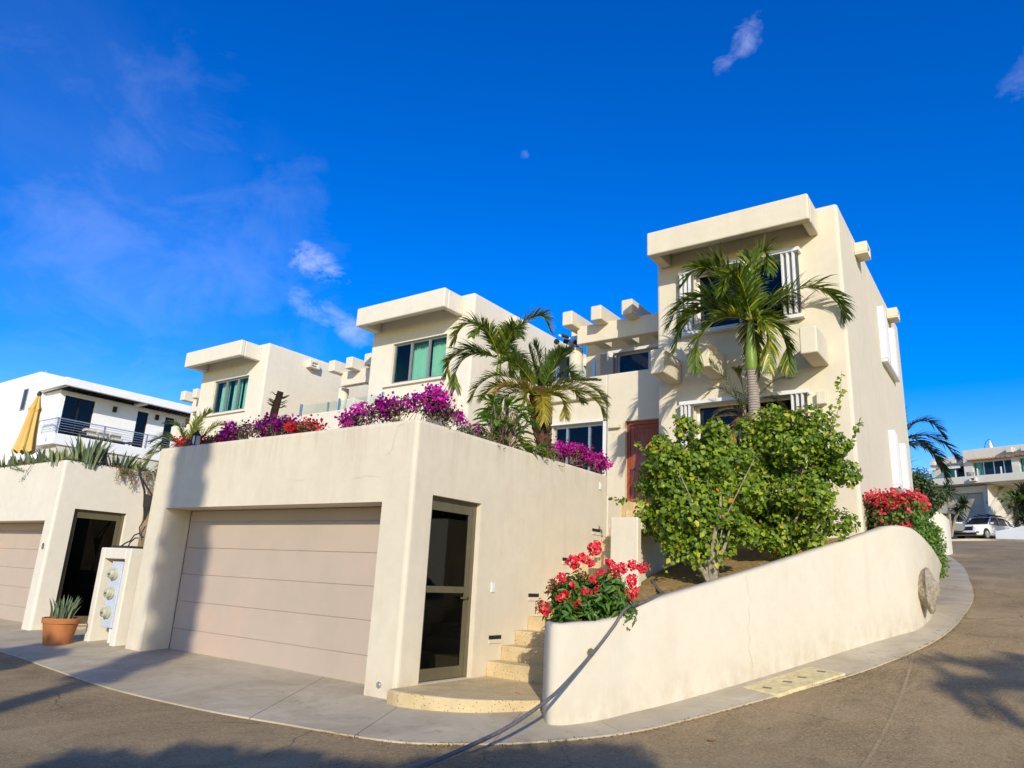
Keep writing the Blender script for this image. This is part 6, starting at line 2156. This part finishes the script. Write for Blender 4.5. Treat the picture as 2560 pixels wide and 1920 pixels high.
# ------------------------------------------------------------------ vehicles
def car(label, loc, rz, paint, name='parked_car', rack=True):
    T = thing(name, label, 'car', loc, rz=rz)
    # body: rows along the length (front = -y), cross-section half profile
    Ls = [-2.42, -2.36, -2.15, -1.75, -1.30, -.95, -.2, .6, 1.4, 2.0, 2.30, 2.42]
    top = [.62, .82, .98, 1.04, 1.08, 1.12, 1.13, 1.14, 1.16, 1.16, 1.10, .95]
    hw = [.70, .84, .92, .95, .96, .96, .965, .965, .96, .95, .90, .80]
    bot = [.34, .26, .24, .26, .28, .28, .28, .28, .28, .28, .30, .36]
    vs, fs = [], []
    ns = 12
    for y, t, w, b_ in zip(Ls, top, hw, bot):
        m_ = (t + b_) / 2
        half = [(0, b_), (w * .88, b_), (w * .98, b_ + .10), (w, m_), (w * .97, t - .08), (w * .86, t), (0, t + .02)]
        ringp = half + [(-x, z) for x, z in half[-2:0:-1]]
        for x, z in ringp:
            vs.append((x, y, z))
    ns = 12
    for j in range(len(Ls) - 1):
        for k in range(ns):
            k2 = (k + 1) % ns
            fs.append((j * ns + k, (j + 1) * ns + k, (j + 1) * ns + k2, j * ns + k2))
    fs += [tuple(range(ns)), tuple((len(Ls) - 1) * ns + ns - 1 - k for k in range(ns))]
    mb = MB().add(vs, fs)
    bo = mb.build('body', paint, T, bevel=.03, seg=2)
    # cabin: dark glasshouse with roof and pillars
    cab = [(-1.05, 1.10, .86), (-.30, 1.62, .70), (.1, 1.68, .69), (1.3, 1.66, .67), (1.95, 1.55, .64), (2.32, 1.12, .80)]
    vs, fs = [], []
    for y, z, w in cab:
        wb = .88 if z > 1.2 else w
        vs += [(-wb, y if z < 1.2 else y, 1.08), (-w, y, z), (w, y, z), (wb, y, 1.08)]
    for j in range(len(cab) - 1):
        for k in range(3):
            fs.append((4 * j + k, 4 * j + k + 1, 4 * j + 5 + k, 4 * j + 4 + k))
    MB().add(vs, fs).build('window_glass', plain('car_glass', (.012, .014, .016), .06, .7, 0, .01), T)
    rf = MB()
    rv = [(-.38, 1.60), (-.05, 1.69), (.6, 1.71), (1.3, 1.69), (1.98, 1.58)]
    vs, fs = [], []
    for y, z in rv:
        vs += [(-.72, y, z - .02), (-.6, y, z + .03), (.6, y, z + .03), (.72, y, z - .02)]
    for j in range(len(rv) - 1):
        for k in range(3):
            fs.append((4 * j + k, 4 * j + 4 + k, 4 * j + 5 + k, 4 * j + 1 + k))
    rf.add(vs, fs)
    for s in (-1, 1):
        rf.bar((s * .87, -1.02, 1.10), (s * .70, -.32, 1.63), .07, .05)
        rf.bar((s * .90, .35, 1.10), (s * .71, .38, 1.66), .05, .08)
        rf.bar((s * .90, 1.45, 1.10), (s * .70, 1.40, 1.65), .05, .09)
        rf.bar((s * .86, 2.28, 1.12), (s * .68, 1.95, 1.57), .08, .10)
    rf.build('roof', paint, T)
    MB().box(-.35, .35, .0, .7, 1.735, 1.745).build('sunroof', BLACK, T)
    for s in (-1, 1):
        for y in (-1.48, 1.45):
            wl = MB().lathe([(.18, -.11), (.34, -.11), (.37, -.08), (.37, .08), (.34, .11), (.18, .11)], (s * .86, y, .37), 24, 'x').build('wheel', BLACK, T, smooth=True, angle=30)
            r_ = MB().lathe([(.001, 0), (.06, .01), (.08, .0), (.22, .005), (.245, .02), (.245, -.04)], (0, 0, 0), 20, 'x')
            for k in range(5):
                a = 2 * math.pi * k / 5
                r_.bar((.01, 0, 0), (.01, .22 * math.cos(a), .22 * math.sin(a)), .03, .05, (1, 0, 0))
            rm = r_.build('rim', ALU, wl, smooth=True, angle=30)
            rm.location = (s * .86 + s * .112, y, .37)
            rm.scale = (s, 1, 1)
            MB().lathe([(.40, 0), (.40, .012), (.001, .012)], (s * .955 if s > 0 else -.967, y, .40), 22, 'x').build('wheel_arch', BLACK, T)
        MB().prism([(s * .62, -2.405), (s * .90, -2.20), (s * .93, -1.98), (s * .70, -2.20)] if s > 0 else [(s * .70, -2.20), (s * .93, -1.98), (s * .90, -2.20), (s * .62, -2.405)], .80, .965).build('headlight', LENS, T)
        MB().box(s * .80 - .12, s * .80 + .12, -2.40, -2.30, .42, .50).build('fog_light', BLACK, T)
        mi = MB().box(s * 1.02 - .10, s * 1.02 + .10, -.86, -.74, 1.10, 1.26).build('wing_mirror', paint, T, bevel=.03)
    g_ = MB().box(-.56, .56, -2.475, -2.40, .60, .86).build('grille', BLACK, T, bevel=.02)
    MB().box(-.58, .58, -2.485, -2.47, .84, .87).build('grille_bar', CHROME, g_)
    MB().lathe([(.075, 0), (.06, -.01), (.001, -.012)], (0, -2.478, .76), 16, 'y').build('badge', CHROME, g_)
    MB().box(-.75, .75, -2.46, -2.36, .28, .44).build('bumper_grille', BLACK, T)
    MB().box(-.16, .16, -2.49, -2.462, .46, .54).build('number_plate', SHUT, T)
    for s in (-1, 1):
        MB().box(s * 1.0 - .02, s * 1.0 + .0, -.5, -.3, .8, .83).build('door_handle', CHROME, T)
    if rack:
        rk = MB()
        for s in (-1, 1):
            rk.bar((s * .62, -.1, 1.80), (s * .62, 1.8, 1.78), .04, .04)
        for y in (.15, 1.3):
            rk.bar((-.66, y, 1.84), (.66, y, 1.84), .05, .03)
        rk.bar((-.3, -.1, 1.90), (-.2, 1.7, 1.90), .06, .06)
        rk.bar((.3, -.1, 1.90), (.35, 1.7, 1.90), .06, .06)
        rk.build('roof_rack', IRON, T)
    return T


car('white SUV with a roof rack parked in front of the far villa', (-2.25, 63.2, gh(61.0) + .05), R_(-27), CARW)
car('dark grey car mostly hidden behind the curved planter wall, only its rear showing', (-4.95, 63.0, gh(63.0) + .05), R_(200), CARG, rack=False)

# litter
pe = MB()
for x_, y_ in ((-4.98, 7.25), (-4.93, 7.23)):
    pe.add([(x_, y_, .24), (x_ + .03, y_ + .008, .243), (x_ + .035, y_ + .03, .241), (x_ + .006, y_ + .026, .246)], [(0, 1, 2, 3)], .3)
tag(pe.build('fallen_petal', F_EUPH), 'red petal fallen on the terrazzo landing at the foot of the steps', 'petal')
lf = MB()
for (x, y, c) in ((-3.2, 6.3, 0), (-5.4, 4.6, 0), (-7.7, 5.3, 0), (-1.25, 12.0, 1), (-2.9, 7.9, 0), (-2.2, 8.0, 0)):
    pass
def litter(label, x, y, mat, s=.04):
    mb = MB()
    n = 7
    pts = [(s * (.6 + .5 * random.random()) * math.cos(6.28 * k / n), s * (.4 + .5 * random.random()) * math.sin(6.28 * k / n), .004 + .012 * random.random()) for k in range(n)]
    mb.add([(0, 0, .012)] + pts, [(0, k + 1, (k + 1) % n + 1) for k in range(n)])
    o = mb.build('fallen_leaf', mat)
    o.location = (x, y, gh(y) + .05 if x < -90 else gh(y) + .01)
    return tag(o, label, 'leaf')
litter('small orange fallen leaf on the asphalt in front of the curved wall', -2.62, 7.15, LEAFDRY, .045)
l_ = litter('small green leaf lying on the sidewalk beside the boulder', -1.15, 12.35, L_BROAD, .05)
l_.location.z = gh(12.35) + .06
litter('pale paper scrap on the asphalt below the flower pot', -9.45, 4.95, CANVASW, .03).location.z = .045

# dry bits that gather along the kerb
kq = []
for _ in range(2600):
    i = int(rng.uniform(110, 330))
    o_ = ks[i]
    n_ = unit(np.array([ins[i][0] - o_[0], ins[i][1] - o_[1]]))
    d_ = -abs(rng.normal(0, .05)) + .01 if rng.random() < .85 else rng.normal(-.1, .35)
    if math.sin(i * .23) + math.sin(i * .071 + 2) < -.4 and rng.random() < .8:
        continue
    x, y = o_[0] + n_[0] * d_ + rng.normal(0, .01), o_[1] + n_[1] * d_ + rng.normal(0, .01)
    kq.append((x, y, gh(y) + (.006 if d_ < 0 else .022)))
kq = np.array(kq)
tag(leaves('leaf_litter', kq, np.tile([0, 0, 1.0], (len(kq), 1)), .020, L_LITTER, None, .5, None, .2, .25), 'dry leaf bits strewn along the edge of the sidewalk', 'leaf litter', kind='stuff')

# ------------------------------------------------------------------ what stands behind the photographer and throws the shadows
def tall_palm(label, base, h, skirt, crown_r, rt=.16):
    T = thing('fan_palm_tree', label, 'palm tree', base, 'tall palms across the road')
    mb = MB()
    mb.tube([(0, 0, 0), (0, 0, h)], [rt, rt * .8], 12)
    mb.build('trunk', DARKBARK, T, smooth=True)
    n = int(500 * skirt[1])
    if n:
        a = rng.uniform(0, 6.28, n)
        z = rng.uniform(skirt[0], h, n)
        p = np.stack([np.cos(a) * rt, np.sin(a) * rt, z], 1)
        vs = []
        mbk = MB()
        for q, aa in zip(p, a):
            r_ = skirt[2] * rng.uniform(.6, 1.15)
            e = np.array([math.cos(aa) * r_, math.sin(aa) * r_, q[2] - rng.uniform(.3, .9)])
            t_ = np.array([-math.sin(aa), math.cos(aa), 0]) * .14
            mbk.add([tuple(q - t_ * .3), tuple(q + t_ * .3), tuple(e + t_), tuple(e - t_)], [(0, 1, 2, 3)])
        mbk.build('dead_frond_skirt', LEAFDRY, T)
    for k in range(16):
        a = k * 2.4
        el = rng.uniform(-.1, .9)
        L = crown_r
        ctrl = [(math.cos(a) * L * .35, el * .6, math.sin(a) * L * .35), (math.cos(a) * L * .75, el * .7, math.sin(a) * L * .75), (math.cos(a) * L, el * .3 - .3, math.sin(a) * L)]
        f = frond(None, (0, 0, 0), ctrl, L_DARKP, .55, .06, 34, .3, .2, .5, .3, .03)
        f.parent = T
        f.location = (0, 0, h)
    return T


# shadow of a shaggy palm trunk up the left part of the garage
TPX, TPY = -11.25 + .82 * 16, 6.6 - 16
tall_palm('tall shaggy palm across the road behind the photographer', (TPX, TPY, 0), 14.0, (8.0, 1.4, .42), 1.6, .2)
tall_palm('tall palm to the right of the photographer beside the road', (.35 + .82 * 11.5, 10.4 - 11.5, 0), 6.4, (4, 0, .3), 1.5, .10)

# rounded trees behind the photographer
def back_tree(c, r, seed, label):
    T = thing('round_tree', label, 'tree', (c[0], c[1], 0), 'round trees behind the photographer')
    bb, rr = grow_blobs(c, r * .6, r * .6, r * .6, 16, (r * .35, r * .5), seed)
    p, d = clump_points(3600, bb, rr, .3)
    pc(leaves('foliage', p, d + [0, 0, .4], .17, L_TREE, None, .8, None, .1, .6), T)
    pc(shrub_branches((c[0], c[1], -.1), bb[:9], .1, TRUNKC, None, 'trunk', .15), T)
    return T


back_tree((-12.6 + .82 * 10, 4.9 - 10, .51 * 10), .95, 36, 'round tree across the road from the flower pot')

# unseen wall and bushes added here, top shaped to cast the wavy foreground shadow
GW = thing('unseen_shadow_wall', 'unseen cream wall added behind the photographer to cast the foreground shadow', 'wall', (3.2, -3.9, 0))
eu, av = np.array([.773, .634, 0]), np.array([-.634, .773, 0])
w0, w1 = eu * -3.0 - av * 5, eu * 1.75 - av * 5
gw = MB()
gw.bar(tuple(w0 + [0, 0, 2.0]), tuple(w1 + [0, 0, 2.0]), .3, 4.4)
pc(gw.build('wall', CREAM2), GW)
prof_ = [(-3.07, 3.02), (-2.66, 3.0), (-2.36, 2.95), (-2.15, 3.15), (-1.78, 3.11), (-1.56, 3.03), (-1.30, 3.1), (-.94, 3.0), (-.49, 2.91), (-.07, 3.07), (.69, 3.24), (1.27, 3.31), (1.75, 3.28)]  # bush tops follow the outline wanted for the foreground shadow
sv, zv = np.array([q[0] for q in prof_]), np.array([q[1] + 1.576 for q in prof_])
for bi, (s0, s1, lb) in enumerate(((-3.0, -2.3, 'first'), (-2.3, -1.2, 'second'), (-1.2, .1, 'third'), (.1, 1.75, 'last'))):
    ss = np.arange(s0 + .12, s1, .16)
    cs = [tuple(eu * q - av * 5 + [0, 0, float(np.interp(q, sv, zv)) - .21]) for q in ss]
    T = thing('unseen_shadow_bush', 'unseen bush added on the shadow-casting wall behind the photographer, %s from the left' % lb, 'bush', (cs[0][0], cs[0][1], 4.15), 'unseen bushes added to shape the foreground shadow')
    p, d = clump_points(int(900 * len(cs) / 5), cs, [(.20, .20, .21)] * len(cs), .2)
    pc(leaves('foliage', p, d, .08, L_HEDGE, None, .8, None, .1, .6), T)
    sb = MB()
    for c in cs:
        sb.tube([(c[0], c[1], 4.1), c], [.05, .12], 6)
    pc(sb.build('branch', TWIG, None), T)
